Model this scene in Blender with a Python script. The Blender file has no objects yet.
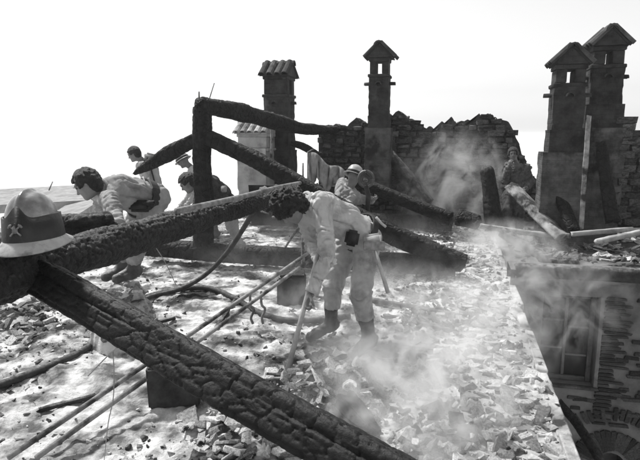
import bpy, bmesh, math, random
import numpy as np
from mathutils import Vector, Matrix, Euler

random.seed(7)
rng = np.random.default_rng(11)
S = bpy.context.scene
COL = S.collection

# ------------------------------------------------------------------ camera, sky, sun, exposure
CAM_H = 1.80
FPX = 550.0                                    # focal length in pixels of a 640 px wide frame
PITCH = math.atan(94 / FPX)
YAW = math.radians(13.7)
cam_d = bpy.data.cameras.new('camera')
cam_d.sensor_width = 36.0
cam_d.lens = 36.0 * FPX / 640.0
cam_d.clip_start = 0.05
cam_d.clip_end = 6000
cam = bpy.data.objects.new('camera', cam_d)
COL.objects.link(cam)
cam.location = (0, 0, CAM_H)
cam.rotation_euler = (math.pi / 2 - PITCH, 0, YAW)
S.camera = cam

SUN_EL = math.radians(56)
SUN_AZ = math.radians(-62)                     # from +Y, clockwise; negative = to the left, behind the scene
world = bpy.data.worlds.new('World')
S.world = world
world.use_nodes = True
wn = world.node_tree.nodes
wl = world.node_tree.links
wn.clear()
sky = wn.new('ShaderNodeTexSky')
sky.sky_type = 'NISHITA'
sky.sun_disc = False
sky.sun_elevation = SUN_EL
sky.sun_rotation = SUN_AZ
sky.air_density = 1.0
sky.dust_density = 1.0
sky.ozone_density = 1.0
hsv = wn.new('ShaderNodeHueSaturation')
hsv.inputs['Saturation'].default_value = 0.0
bg = wn.new('ShaderNodeBackground')
bg.inputs['Strength'].default_value = 0.10
wo = wn.new('ShaderNodeOutputWorld')
wl.new(sky.outputs[0], hsv.inputs['Color'])
wl.new(hsv.outputs[0], bg.inputs['Color'])
wl.new(bg.outputs[0], wo.inputs['Surface'])

sun_d = bpy.data.lights.new('sun', 'SUN')
sun_d.energy = 3.6
sun_d.angle = math.radians(5)
sun_d.color = (1.0, 0.995, 0.985)
sun = bpy.data.objects.new('sun', sun_d)
COL.objects.link(sun)
sdir = Vector((math.sin(SUN_AZ) * math.cos(SUN_EL), math.cos(SUN_AZ) * math.cos(SUN_EL), math.sin(SUN_EL)))
sun.rotation_euler = sdir.to_track_quat('Z', 'Y').to_euler()
sun.location = sdir * 40

S.view_settings.view_transform = 'Standard'
S.view_settings.look = 'None'
S.view_settings.exposure = 0.75
S.view_settings.gamma = 1.0
S.view_settings.use_curve_mapping = False
S.render.engine = 'CYCLES'
S.cycles.use_denoising = True
S.cycles.max_bounces = 6
S.cycles.diffuse_bounces = 3
S.cycles.volume_bounces = 3
S.cycles.volume_step_rate = 2.0
S.cycles.volume_max_steps = 96

# ------------------------------------------------------------------ sight lines: where a thing stands
_fh = np.array([-math.sin(YAW), math.cos(YAW), 0.0])
_R = np.array([math.cos(YAW), math.sin(YAW), 0.0])
_F = _fh * math.cos(PITCH) + np.array([0, 0, -math.sin(PITCH)])
_U = np.cross(_R, _F)
CP = np.array([0, 0, CAM_H])


def ray(x, y): return _F + _R * (x - 320) / FPX - _U * (y - 230) / FPX
def onz(x, y, z=0.0): r = ray(x, y); return CP + r * ((z - CAM_H) / r[2])
def onY(x, y, Y): r = ray(x, y); return CP + r * (Y / r[1])
def dep(x, y, d): return CP + ray(x, y) * d
def depth_of(p): return float((np.asarray(p) - CP) @ _F)


# ------------------------------------------------------------------ noise
_perm = rng.permutation(256)
_tab = np.concatenate([_perm, _perm])
_val = rng.random(256)


def vnoise(p):
    p = np.asarray(p, float)
    i = np.floor(p).astype(int)
    f = p - i
    f = f * f * (3 - 2 * f)
    out = np.zeros(len(p))
    for dx in (0, 1):
        wx = f[:, 0] if dx else 1 - f[:, 0]
        hx = _tab[(i[:, 0] + dx) & 255]
        for dy in (0, 1):
            wy = f[:, 1] if dy else 1 - f[:, 1]
            hy = _tab[(hx + i[:, 1] + dy) & 255]
            for dz in (0, 1):
                wz = f[:, 2] if dz else 1 - f[:, 2]
                out += wx * wy * wz * _val[_tab[(hy + i[:, 2] + dz) & 255]]
    return out


def fbm(p, octv=4):
    p = np.asarray(p, float)
    s = np.zeros(len(p)); a = 0.5; t = 0
    for k in range(octv):
        s += a * vnoise(p * 2 ** k + 17.3 * k); t += a; a *= 0.5
    return s / t


def worley(u, v, per_u, jit=0.85, seed=0):
    """F2-F1 on a jittered grid, periodic in u with period per_u cells"""
    iu = np.floor(u).astype(int); iv = np.floor(v).astype(int)
    d1 = np.full(len(u), 9.0); d2 = np.full(len(u), 9.0)
    for a in (-1, 0, 1):
        for b in (-1, 0, 1):
            cu = iu + a; cv = iv + b
            h = _tab[(_tab[(cu % per_u) & 255] + cv + seed) & 255]
            ju = _val[h]; jv = _val[(h + 91) & 255]
            d = np.hypot(cu + 0.5 + jit * (ju - .5) - u, cv + 0.5 + jit * (jv - .5) - v)
            m = d < d1
            d2 = np.where(m, d1, np.minimum(d2, d)); d1 = np.where(m, d, d1)
    return d2 - d1


# ------------------------------------------------------------------ object helpers
def setp(o, label=None, cat=None, group=None, kind=None):
    if label: o['label'] = label
    if cat: o['category'] = cat
    if group: o['group'] = group
    if kind: o['kind'] = kind
    return o


def empty(name, loc=(0, 0, 0), label=None, cat=None, group=None, rotz=0.0):
    o = bpy.data.objects.new(name, None)
    o.empty_display_size = 0.1
    COL.objects.link(o)
    o.location = loc
    o.rotation_euler = (0, 0, rotz)
    return setp(o, label, cat, group)


def mesh_obj(name, me, mat=None, parent=None, loc=None, rot=None, scl=None):
    o = bpy.data.objects.new(name, me)
    COL.objects.link(o)
    if mat is not None and len(me.materials) == 0: me.materials.append(mat)
    if parent is not None: o.parent = parent
    if loc is not None: o.location = loc
    if rot is not None: o.rotation_euler = rot
    if scl is not None: o.scale = scl
    return o


def pymesh(name, v, f, smooth=False):
    me = bpy.data.meshes.new(name)
    me.from_pydata([tuple(map(float, q)) for q in v], [], [tuple(map(int, q)) for q in f])
    me.update()
    if smooth: me.polygons.foreach_set('use_smooth', [True] * len(me.polygons))
    return me


def npmesh(name, v, quads, smooth=True):
    me = bpy.data.meshes.new(name)
    v = np.asarray(v, np.float32); quads = np.asarray(quads, np.int32)
    k = quads.shape[1]
    me.vertices.add(len(v)); me.vertices.foreach_set('co', v.ravel())
    me.loops.add(quads.size); me.loops.foreach_set('vertex_index', quads.ravel())
    me.polygons.add(len(quads))
    me.polygons.foreach_set('loop_start', np.arange(len(quads), dtype=np.int32) * k)
    me.polygons.foreach_set('loop_total', np.full(len(quads), k, np.int32))
    me.update(calc_edges=True)
    me.polygons.foreach_set('use_smooth', [smooth] * len(quads))
    me.validate()
    return me


def bm_mesh(name, bm, smooth=False):
    bmesh.ops.recalc_face_normals(bm, faces=bm.faces)
    me = bpy.data.meshes.new(name)
    bm.to_mesh(me); bm.free()
    if smooth: me.polygons.foreach_set('use_smooth', [True] * len(me.polygons))
    return me


def box_bm(bm, x0, x1, y0, y1, z0, z1, jit=0.0, taper=0.0):
    vs = []
    for z in (z0, z1):
        t = 1 - taper if z == z1 else 1
        cx, cy = (x0 + x1) / 2, (y0 + y1) / 2
        for x, y in ((x0, y0), (x1, y0), (x1, y1), (x0, y1)):
            vs.append(bm.verts.new((cx + (x - cx) * t + random.uniform(-jit, jit), cy + (y - cy) * t + random.uniform(-jit, jit), z + random.uniform(-jit, jit))))
    for f in ((3, 2, 1, 0), (4, 5, 6, 7), (0, 1, 5, 4), (1, 2, 6, 5), (2, 3, 7, 6), (3, 0, 4, 7)):
        bm.faces.new([vs[i] for i in f])
    return vs


def box(name, x0, x1, y0, y1, z0, z1, mat, parent=None, jit=0.0, bev=0.0, taper=0.0, sub=0):
    bm = bmesh.new()
    box_bm(bm, x0, x1, y0, y1, z0, z1, jit, taper)
    if bev: bmesh.ops.bevel(bm, geom=list(bm.edges), offset=bev, segments=1, affect='EDGES')
    me = bm_mesh(name, bm)
    return mesh_obj(name, me, mat, parent)


def tube_mesh(name, pts, r, n=10, smooth=True, wob=0.0):
    """a smooth tube through points; r a number or one per point"""
    pts = np.asarray(pts, float)
    L = np.concatenate([[0], np.cumsum(np.linalg.norm(np.diff(pts, axis=0), axis=1))])
    rr = np.full(len(pts), r, float) if np.isscalar(r) else np.asarray(r, float)
    m = max(len(pts), 2)
    v = []; f = []
    T = np.gradient(pts, axis=0)
    T /= np.linalg.norm(T, axis=1)[:, None] + 1e-9
    ref = np.array([0.13, 0.21, 1.0]); ref /= np.linalg.norm(ref)
    if abs(T[0] @ ref) > .9: ref = np.array([1.0, .2, .1])
    for i in range(m):
        a = np.cross(T[i], ref); a /= np.linalg.norm(a) + 1e-9
        b = np.cross(a, T[i])
        for k in range(n):
            t = 2 * math.pi * k / n
            v.append(pts[i] + (a * math.cos(t) + b * math.sin(t)) * rr[i])
    for i in range(m - 1):
        for k in range(n):
            k2 = (k + 1) % n
            f.append((i * n + k, i * n + k2, (i + 1) * n + k2, (i + 1) * n + k))
    f.append(tuple(range(n))[::-1]); f.append(tuple((m - 1) * n + k for k in range(n)))
    return pymesh(name, v, f, smooth)


def catmull(P, per=10):
    P = [np.asarray(p, float) for p in P]
    Q = [2 * P[0] - P[1]] + P + [2 * P[-1] - P[-2]]
    out = []
    for i in range(1, len(Q) - 2):
        p0, p1, p2, p3 = Q[i - 1:i + 3]
        for t in np.linspace(0, 1, per, endpoint=False):
            out.append(.5 * (2 * p1 + (p2 - p0) * t + (2 * p0 - 5 * p1 + 4 * p2 - p3) * t * t + (3 * p1 - p0 - 3 * p2 + p3) * t ** 3))
    out.append(P[-1])
    return np.array(out)


def place(me, origin):
    """move mesh data so that the object can sit at origin"""
    o = np.asarray(origin, float)
    me.transform(Matrix.Translation(Vector(-o)))
    return tuple(o)


# ------------------------------------------------------------------ materials (all neutral greys: a black-and-white world)
def grey(name, lo, hi, scale=6.0, detail=8.0, rough=0.9, bump=0.25, bscale=None, spec=0.3, coords='Object',
         stain=None, dust=None, contrast=(0.35, 0.65), rand=0.0, metallic=0.0, stretch=None, vor=None, courses=None):
    m = bpy.data.materials.new(name)
    m.use_nodes = True
    n = m.node_tree.nodes; l = m.node_tree.links
    b = n['Principled BSDF']
    b.inputs['Roughness'].default_value = rough
    b.inputs['Specular IOR Level'].default_value = spec
    b.inputs['Metallic'].default_value = metallic
    if coords == 'World':
        g = n.new('ShaderNodeNewGeometry'); vec = g.outputs['Position']
    else:
        tc = n.new('ShaderNodeTexCoord'); oi = n.new('ShaderNodeObjectInfo')
        ad = n.new('ShaderNodeVectorMath'); ad.operation = 'ADD'
        mu = n.new('ShaderNodeVectorMath'); mu.operation = 'SCALE'; mu.inputs['Scale'].default_value = 50
        cx = n.new('ShaderNodeCombineXYZ')
        for k in range(3): l.new(oi.outputs['Random'], cx.inputs[k])
        l.new(cx.outputs[0], mu.inputs[0])
        l.new(tc.outputs['Object'], ad.inputs[0]); l.new(mu.outputs[0], ad.inputs[1])
        vec = ad.outputs[0]
    if stretch:
        mp = n.new('ShaderNodeMapping'); mp.inputs['Scale'].default_value = stretch
        l.new(vec, mp.inputs['Vector']); vec = mp.outputs[0]
    nz = n.new('ShaderNodeTexNoise')
    nz.inputs['Scale'].default_value = scale; nz.inputs['Detail'].default_value = detail; nz.inputs['Roughness'].default_value = 0.62
    l.new(vec, nz.inputs['Vector'])
    cr = n.new('ShaderNodeValToRGB')
    cr.color_ramp.elements[0].position = contrast[0]; cr.color_ramp.elements[0].color = (lo, lo, lo, 1)
    cr.color_ramp.elements[1].position = contrast[1]; cr.color_ramp.elements[1].color = (hi, hi, hi, 1)
    l.new(nz.outputs['Fac'], cr.inputs['Fac'])
    col = cr.outputs['Color']
    if stain:                                   # (scale, value, from, to): patches of soot or ash with their own shape
        n2 = n.new('ShaderNodeTexNoise'); n2.inputs['Scale'].default_value = stain[0]; n2.inputs['Detail'].default_value = 7
        n2.inputs['Roughness'].default_value = .6
        l.new(vec, n2.inputs['Vector'])
        r2 = n.new('ShaderNodeMapRange'); r2.inputs['From Min'].default_value = stain[2]; r2.inputs['From Max'].default_value = stain[3]
        l.new(n2.outputs['Fac'], r2.inputs['Value'])
        mx = n.new('ShaderNodeMix'); mx.data_type = 'RGBA'
        l.new(r2.outputs[0], mx.inputs[0]); l.new(col, mx.inputs[6]); mx.inputs[7].default_value = (stain[1],) * 3 + (1,)
        col = mx.outputs[2]
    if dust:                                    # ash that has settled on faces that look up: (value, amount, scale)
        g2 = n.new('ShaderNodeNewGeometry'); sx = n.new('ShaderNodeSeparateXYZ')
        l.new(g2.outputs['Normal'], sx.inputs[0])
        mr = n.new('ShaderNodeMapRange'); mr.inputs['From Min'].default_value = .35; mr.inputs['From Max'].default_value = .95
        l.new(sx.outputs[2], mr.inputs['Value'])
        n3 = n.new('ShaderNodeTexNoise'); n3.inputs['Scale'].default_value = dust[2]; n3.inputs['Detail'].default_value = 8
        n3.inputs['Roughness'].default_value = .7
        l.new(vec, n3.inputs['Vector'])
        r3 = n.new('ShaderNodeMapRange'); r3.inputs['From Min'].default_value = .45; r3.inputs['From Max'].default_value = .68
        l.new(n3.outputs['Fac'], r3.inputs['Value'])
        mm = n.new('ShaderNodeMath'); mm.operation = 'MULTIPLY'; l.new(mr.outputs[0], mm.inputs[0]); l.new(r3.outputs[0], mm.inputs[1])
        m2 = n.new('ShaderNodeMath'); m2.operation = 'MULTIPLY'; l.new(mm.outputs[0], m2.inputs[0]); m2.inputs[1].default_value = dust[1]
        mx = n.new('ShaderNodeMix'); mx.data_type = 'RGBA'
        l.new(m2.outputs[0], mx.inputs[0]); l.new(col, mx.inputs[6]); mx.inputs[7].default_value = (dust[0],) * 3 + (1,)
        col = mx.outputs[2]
    if rand:                                    # each piece a little lighter or darker than its neighbours
        oi2 = n.new('ShaderNodeObjectInfo')
        r4 = n.new('ShaderNodeMapRange'); r4.inputs['To Min'].default_value = 1 - rand; r4.inputs['To Max'].default_value = 1 + rand
        l.new(oi2.outputs['Random'], r4.inputs['Value'])
        mv = n.new('ShaderNodeVectorMath'); mv.operation = 'SCALE'
        l.new(col, mv.inputs[0]); l.new(r4.outputs[0], mv.inputs['Scale'])
        col = mv.outputs[0]
    l.new(col, b.inputs['Base Color'])
    if bump:
        nb = n.new('ShaderNodeTexNoise'); nb.inputs['Scale'].default_value = bscale or scale * 4
        nb.inputs['Detail'].default_value = 8; nb.inputs['Roughness'].default_value = .65
        l.new(vec, nb.inputs['Vector'])
        bp = n.new('ShaderNodeBump'); bp.inputs['Strength'].default_value = bump; bp.inputs['Distance'].default_value = 0.02
        l.new(nb.outputs['Fac'], bp.inputs['Height']); l.new(bp.outputs[0], b.inputs['Normal'])
        if courses:                             # faint far-off brick courses in the relief
            tc2 = n.new('ShaderNodeTexCoord'); sp_ = n.new('ShaderNodeSeparateXYZ'); l.new(tc2.outputs['Object'], sp_.inputs[0])
            ad2 = n.new('ShaderNodeMath'); l.new(sp_.outputs[0], ad2.inputs[0]); l.new(sp_.outputs[1], ad2.inputs[1])
            cb2 = n.new('ShaderNodeCombineXYZ'); l.new(ad2.outputs[0], cb2.inputs[0]); l.new(sp_.outputs[2], cb2.inputs[1])
            bk = n.new('ShaderNodeTexBrick'); bk.inputs['Scale'].default_value = courses; bk.inputs['Mortar Size'].default_value = .035; bk.inputs['Mortar Smooth'].default_value = .6
            l.new(cb2.outputs[0], bk.inputs['Vector'])
            b3_ = n.new('ShaderNodeBump'); b3_.inputs['Strength'].default_value = .6; b3_.inputs['Distance'].default_value = .012; b3_.invert = True
            l.new(bk.outputs['Fac'], b3_.inputs['Height']); l.new(bp.outputs[0], b3_.inputs['Normal']); l.new(b3_.outputs[0], b.inputs['Normal'])
        if vor:                                 # alligator cracks of burnt timber: (scale, strength)
            vo = n.new('ShaderNodeTexVoronoi'); vo.feature = 'DISTANCE_TO_EDGE'; vo.inputs['Scale'].default_value = vor[0]
            l.new(vec, vo.inputs['Vector'])
            vr = n.new('ShaderNodeMapRange'); vr.inputs['From Max'].default_value = .16; l.new(vo.outputs['Distance'], vr.inputs['Value'])
            b2_ = n.new('ShaderNodeBump'); b2_.inputs['Strength'].default_value = vor[1]; b2_.inputs['Distance'].default_value = 0.03
            l.new(vr.outputs[0], b2_.inputs['Height']); l.new(bp.outputs[0], b2_.inputs['Normal']); l.new(b2_.outputs[0], b.inputs['Normal'])
    return m


M = {}
M['ash'] = grey('ash_floor', .12, .64, 3.6, 14, .95, 1.0, 34, .12, 'World', stain=(1.5, .03, .50, .62), contrast=(.40, .59))
M['ash2'] = grey('wall_ash', .18, .56, 5, 10, .95, .8, 30, .15, 'World', stain=(2.5, .04, .48, .62))
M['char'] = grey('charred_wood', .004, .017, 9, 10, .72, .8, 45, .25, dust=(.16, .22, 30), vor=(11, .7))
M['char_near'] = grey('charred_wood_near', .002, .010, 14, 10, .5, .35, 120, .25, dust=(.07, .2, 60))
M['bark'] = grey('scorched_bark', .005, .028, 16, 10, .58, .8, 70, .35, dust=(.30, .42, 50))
M['char_old'] = grey('sooty_timber', .015, .06, 7, 9, .85, .4, 35, .3, dust=(.4, .5, 14))
M['plank'] = grey('scorched_plank', .10, .42, 5, 9, .85, .3, 40, .3, stain=(3, .03, .5, .6))
M['plank_pale'] = grey('pale_plank', .22, .42, 5, 9, .8, .2, 40, .3, stain=(6, .15, .58, .7))
M['stone'] = grey('sooty_stone', .03, .115, 7, 9, .95, .6, 28, .2, rand=.45, stain=(1.6, .015, .5, .62))
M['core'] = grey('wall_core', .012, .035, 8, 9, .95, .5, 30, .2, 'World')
M['rubble'] = grey('rubble', .22, .58, 9, 9, .95, .5, 40, .2, rand=.45, stain=(7, .08, .58, .68))
M['rubble_dark'] = grey('dark_rubble', .05, .22, 9, 9, .95, .5, 40, .2, rand=.5)
M['brick'] = grey('dark_brick', .02, .06, 12, 8, .95, .5, 50, .2, rand=.5)
M['render'] = grey('old_wall_render', .09, .18, 2.5, 10, .95, .5, 22, .2, 'World', stain=(2.2, .04, .52, .7))
M['plaster'] = grey('pale_plaster', .26, .46, 3, 9, .95, .3, 25, .2, stain=(1.8, .12, .55, .72))
M['soot'] = grey('sooty_masonry', .016, .05, 5, 9, .95, .7, 26, .2, stain=(2.2, .10, .6, .75), courses=3.6)
M['soot2'] = grey('grey_masonry', .045, .13, 4, 9, .95, .7, 24, .2, stain=(2.5, .02, .48, .62), courses=3.6)
M['tile'] = grey('roof_tile', .02, .07, 8, 8, .9, .4, 40, .2, rand=.5)
M['tile_pale'] = grey('pale_roof_tile', .12, .4, 8, 8, .9, .4, 40, .2, rand=.5)
M['rooffar'] = grey('far_roof', .17, .30, 3, 9, .95, .6, 9, .2)
M['earth'] = grey('ground_earth', .40, .55, .02, 8, .98, 0, None, .1, 'World')
M['base'] = grey('outer_render', .2, .3, .7, 8, .95, .2, 9, .2, 'World')
M['shirt'] = grey('pale_shirt_cloth', .36, .50, 5, 8, .92, .35, 220, .15, stain=(4, .20, .54, .78))
M['trouser'] = grey('pale_work_trousers', .30, .45, 6, 8, .92, .35, 200, .15, stain=(4, .11, .52, .75))
M['overall'] = grey('light_overall', .23, .35, 6, 8, .92, .35, 200, .15, stain=(4, .11, .52, .75))
M['jacket_dark'] = grey('dark_jacket_cloth', .035, .09, 9, 7, .92, .3, 120, .2)
M['jacket_mid'] = grey('mid_jacket_cloth', .08, .17, 12, 7, .92, .3, 120, .2, stain=(11, .05, .5, .64))
M['trouser_dark'] = grey('dark_trousers', .05, .12, 9, 7, .92, .3, 120, .2)
M['skin'] = grey('skin', .13, .19, 14, 6, .6, .15, 120, .4)
M['hair'] = grey('dark_hair', .006, .022, 40, 6, .55, .8, 150, .4)
M['leather'] = grey('black_leather', .010, .028, 12, 7, .55, .3, 60, .3, stain=(7, .07, .62, .78))
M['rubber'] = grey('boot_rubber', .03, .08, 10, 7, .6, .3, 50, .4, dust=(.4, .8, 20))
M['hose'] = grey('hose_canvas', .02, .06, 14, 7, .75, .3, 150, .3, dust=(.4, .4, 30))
M['hose_pale'] = grey('pale_hose', .22, .38, 14, 7, .7, .3, 150, .3)
M['iron'] = grey('rusty_iron', .10, .24, 25, 8, .55, .3, 120, .5, stain=(9, .05, .5, .62))
M['pole'] = grey('worn_pole', .18, .34, 14, 8, .7, .4, 90, .3, stain=(5, .04, .48, .6))
M['handle'] = grey('wood_handle', .26, .42, 12, 8, .7, .2, 70, .35)
M['wire'] = grey('wire', .16, .28, 20, 4, .5, 0, None, .5)
M['helmet'] = grey('helmet_metal', .14, .36, 10, 8, .18, .10, 70, .5, stain=(12, .14, .52, .72), metallic=.92)
M['helmet_white'] = grey('helmet_white', .26, .40, 9, 8, .5, .1, 60, .4, stain=(14, .10, .52, .7))
M['frame'] = grey('window_frame', .06, .12, 8, 7, .8, .2, 50, .3)
M['canvas'] = grey('grey_canvas', .16, .30, 8, 7, .95, .35, 130, .15)


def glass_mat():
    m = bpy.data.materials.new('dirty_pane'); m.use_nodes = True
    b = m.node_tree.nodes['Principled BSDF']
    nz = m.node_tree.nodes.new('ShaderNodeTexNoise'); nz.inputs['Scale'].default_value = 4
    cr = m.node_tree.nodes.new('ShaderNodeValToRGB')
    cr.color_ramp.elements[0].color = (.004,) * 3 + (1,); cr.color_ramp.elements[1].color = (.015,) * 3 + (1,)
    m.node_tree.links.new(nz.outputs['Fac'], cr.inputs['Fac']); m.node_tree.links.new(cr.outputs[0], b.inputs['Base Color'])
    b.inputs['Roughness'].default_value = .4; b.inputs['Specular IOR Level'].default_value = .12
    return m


M['pane'] = glass_mat()

# ================================================================== THE SETTING
GROUND_Z = -12.0
me = pymesh('ground', [(-2500, -2500, GROUND_Z), (2500, -2500, GROUND_Z), (2500, 2500, GROUND_Z), (-2500, 2500, GROUND_Z)], [(0, 1, 2, 3)])
setp(mesh_obj('ground', me, M['earth']), kind='structure')

FX0, FX1, FY0, FY1 = -7.4, 0.24, -1.6, 12.3


def hfloor(x, y):
    x = np.atleast_1d(np.asarray(x, float)); y = np.atleast_1d(np.asarray(y, float))
    p = np.stack([x, y, np.zeros_like(x)], 1)
    z = .10 * (fbm(p * 1.1, 3) - .5) + .07 * (fbm(p * 4.5 + 5, 3) - .5)
    z += .030 * (fbm(p * 17 + 9, 3) - .5)
    return z


def hf(x, y): return float(hfloor(x, y)[0])


nx, ny = 330, 600
gx = np.linspace(FX0, FX1, nx)
gy = FY0 + (FY1 - FY0) * np.linspace(0, 1, ny)
X, Y = np.meshgrid(gx, gy, indexing='ij')
Z = hfloor(X.ravel(), Y.ravel())
p = np.stack([X.ravel(), Y.ravel(), np.zeros(nx * ny)], 1)
Z = Z + .022 * (vnoise(p * 38) - .5) + .03 * (fbm(p * np.array([14, 22, 1]) + 77, 3) - .5) + .05 * np.clip(fbm(p * np.array([7, 7, 1]) + 31, 3) - .56, 0, 1)
ii = np.arange(nx * ny).reshape(nx, ny)
q = np.stack([ii[:-1, :-1].ravel(), ii[1:, :-1].ravel(), ii[1:, 1:].ravel(), ii[:-1, 1:].ravel()], 1)
floor_o = mesh_obj('attic_floor', npmesh('attic_floor', np.stack([X.ravel(), Y.ravel(), Z], 1), q), M['ash'])
setp(floor_o, kind='structure')
b_ = box('building_base', FX0 - .1, .05, FY0 - .2, FY1 + .9, GROUND_Z - .05, -.22, M['base'])
setp(b_, 'rendered outer walls of the burnt house below the attic', 'building')

# ------------------------------------------------------------------ rubble pieces (shared meshes)


def hull_mesh(name, pts):
    bm = bmesh.new()
    vs = [bm.verts.new(p_) for p_ in pts]
    r_ = bmesh.ops.convex_hull(bm, input=vs)
    bmesh.ops.delete(bm, geom=[g for g in r_['geom_interior'] if isinstance(g, bmesh.types.BMVert)], context='VERTS')
    return bm_mesh(name, bm)


def stone_pts(sx, sy, sz, k=16):
    P = []
    for _ in range(k):
        d = np.array([random.gauss(0, 1) for _ in range(3)])
        d /= np.linalg.norm(d)
        d = np.sign(d) * np.abs(d) ** .55
        P.append((d[0] * sx * random.uniform(.75, 1), d[1] * sy * random.uniform(.75, 1), d[2] * sz * random.uniform(.75, 1)))
    return P


def brick_pts(sx, sy, sz, j=.12):
    P = []
    cut = random.uniform(.3, .95)
    for a in (-1, 1):
        for b in (-1, 1):
            for c in (-1, 1):
                x = a * sx * (cut if (a > 0 and b > 0) else 1)
                P.append((x + random.uniform(-j, j) * sx, b * sy * (1 + random.uniform(-j, j)), c * sz * (1 + random.uniform(-j, j))))
    for _ in range(5):
        P.append((sx * random.uniform(.6, 1.05), sy * random.uniform(-.9, .9), sz * random.uniform(-.9, .9)))
    return P


STONES = [hull_mesh('stone', stone_pts(.5, .5 * random.uniform(.55, .95), .5 * random.uniform(.4, .75))) for _ in range(9)]
BRICKS = [hull_mesh('brick', brick_pts(.5, .26, .13)) for _ in range(7)]
SLABS = [hull_mesh('slab', brick_pts(.5, .42, .07)) for _ in range(5)]


for _k in range(3):
    _a0, _L, _r, _t, _n = random.uniform(.2, .6), random.uniform(.5, .9), .36, .07, 5
    _v = [(rr * math.cos(_a0 + 2.0 * k / (_n - 1)), yy * (1 + .25 * math.sin(k * 2 + _k)), rr * math.sin(_a0 + 2.0 * k / (_n - 1)) - .25) for yy in (-_L / 2, _L / 2) for rr in (_r, _r - _t) for k in range(_n)]
    _f = []
    for k in range(_n - 1):
        _f += [(k, k + 1, 2 * _n + k + 1, 2 * _n + k), (_n + k + 1, _n + k, 3 * _n + k, 3 * _n + k + 1), (k + 1, k, _n + k, _n + k + 1), (2 * _n + k, 2 * _n + k + 1, 3 * _n + k + 1, 3 * _n + k)]
    for k in (0, _n - 1): _f.append((k, _n + k, 3 * _n + k, 2 * _n + k))
    SLABS.append(pymesh('slab', _v, _f))


def with_mat(meshes, mat):
    out = []
    for m_ in meshes:
        c = m_.copy(); c.materials.clear(); c.materials.append(mat); out.append(c)
    return out


ST = {k: with_mat(STONES, M[k]) for k in ('rubble', 'rubble_dark', 'stone')}
BR = {k: with_mat(BRICKS, M[k]) for k in ('rubble', 'rubble_dark', 'brick')}
SL = {k: with_mat(SLABS, M[k]) for k in ('rubble', 'rubble_dark', 'tile')}


def piece(parent, x, y, z, s, pal, kind=None, tilt=.5, base=(0, 0, 0)):
    kind = kind or random.choices(['stone', 'brick', 'slab'], [4, 3, 4])[0]
    src = random.choice({'stone': ST, 'brick': BR, 'slab': SL}[kind].get(pal) or ST[pal])
    o = bpy.data.objects.new(kind if kind != 'slab' else 'tile_shard', src)
    COL.objects.link(o)
    o.parent = parent
    o.location = (x - base[0], y - base[1], z - base[2])
    o.rotation_euler = (random.uniform(-tilt, tilt), random.uniform(-tilt, tilt), random.uniform(0, 6.28))
    o.scale = (s, s * random.uniform(.8, 1.15), s * random.uniform(.8, 1.2))
    return o


def joined(name, specs, mat, parent=None, kind='stuff', base=(0, 0, 0)):
    """many small chunks as one mesh: specs of (x, y, z, size)"""
    V = []; Fc = []; off = 0
    protos = []
    for m_ in STONES[:6] + BRICKS[:4] + SLABS[:3] + SLABS[-2:]:
        v = np.array([w.co[:] for w in m_.vertices])
        tri = []
        for pl in m_.polygons:
            vv = list(pl.vertices)
            for k in range(1, len(vv) - 1): tri.append((vv[0], vv[k], vv[k + 1]))
        protos.append((v, np.array(tri)))
    for (x, y, z, s) in specs:
        v, t = random.choice(protos)
        R_ = np.array(Euler((random.uniform(-.7, .7), random.uniform(-.7, .7), random.uniform(0, 6.3))).to_matrix())
        V.append((v * s) @ R_.T + np.array([x - base[0], y - base[1], z - base[2]])); Fc.append(t + off); off += len(v)
    me_ = npmesh(name, np.concatenate(V), np.concatenate(Fc), smooth=False)
    o = mesh_obj(name, me_, mat, parent)
    if parent is not None: o.location = (0, 0, 0)
    o['kind'] = kind
    return o


# small debris strewn over the ash: uncountable
n_ = 120000
xs_ = rng.uniform(-5.5, .05, n_); ys_ = 1.6 + 10.4 * rng.random(n_) ** 1.6
dn = fbm(np.stack([xs_ * .9, ys_ * .9, np.full(n_, 3.0)], 1), 3)
kp = rng.random(n_) < np.clip((dn - .36) * 3.2, 0.03, 1)
xs_, ys_ = xs_[kp][:15000], ys_[kp][:15000]
ss_ = .007 + .050 * rng.random(len(xs_)) ** 5
zs2 = hfloor(xs_, ys_) + ss_ * .15
allsp = list(zip(xs_, ys_, zs2, ss_))
specs = allsp[:8000]; specs_d = allsp[8000:]
xd_ = np.clip(.06 - np.abs(rng.normal(0, .55, 2600)), -2, .06); yd_ = rng.uniform(2.6, 10.5, 2600); sd_ = .012 + .07 * rng.random(2600) ** 3
specs_d += list(zip(xd_, yd_, hfloor(xd_, yd_) + sd_ * .2, sd_))      # soot and charcoal banked up along the wall foot
setp(joined('ash_debris', specs, M['rubble']), 'small pale crumbs of plaster and tile strewn over the ash floor', 'debris')
setp(joined('charcoal_crumbs', specs_d, M['char_old']), 'small dark charcoal crumbs strewn over the ash floor', 'debris')

# ================================================================== BEAMS


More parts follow.
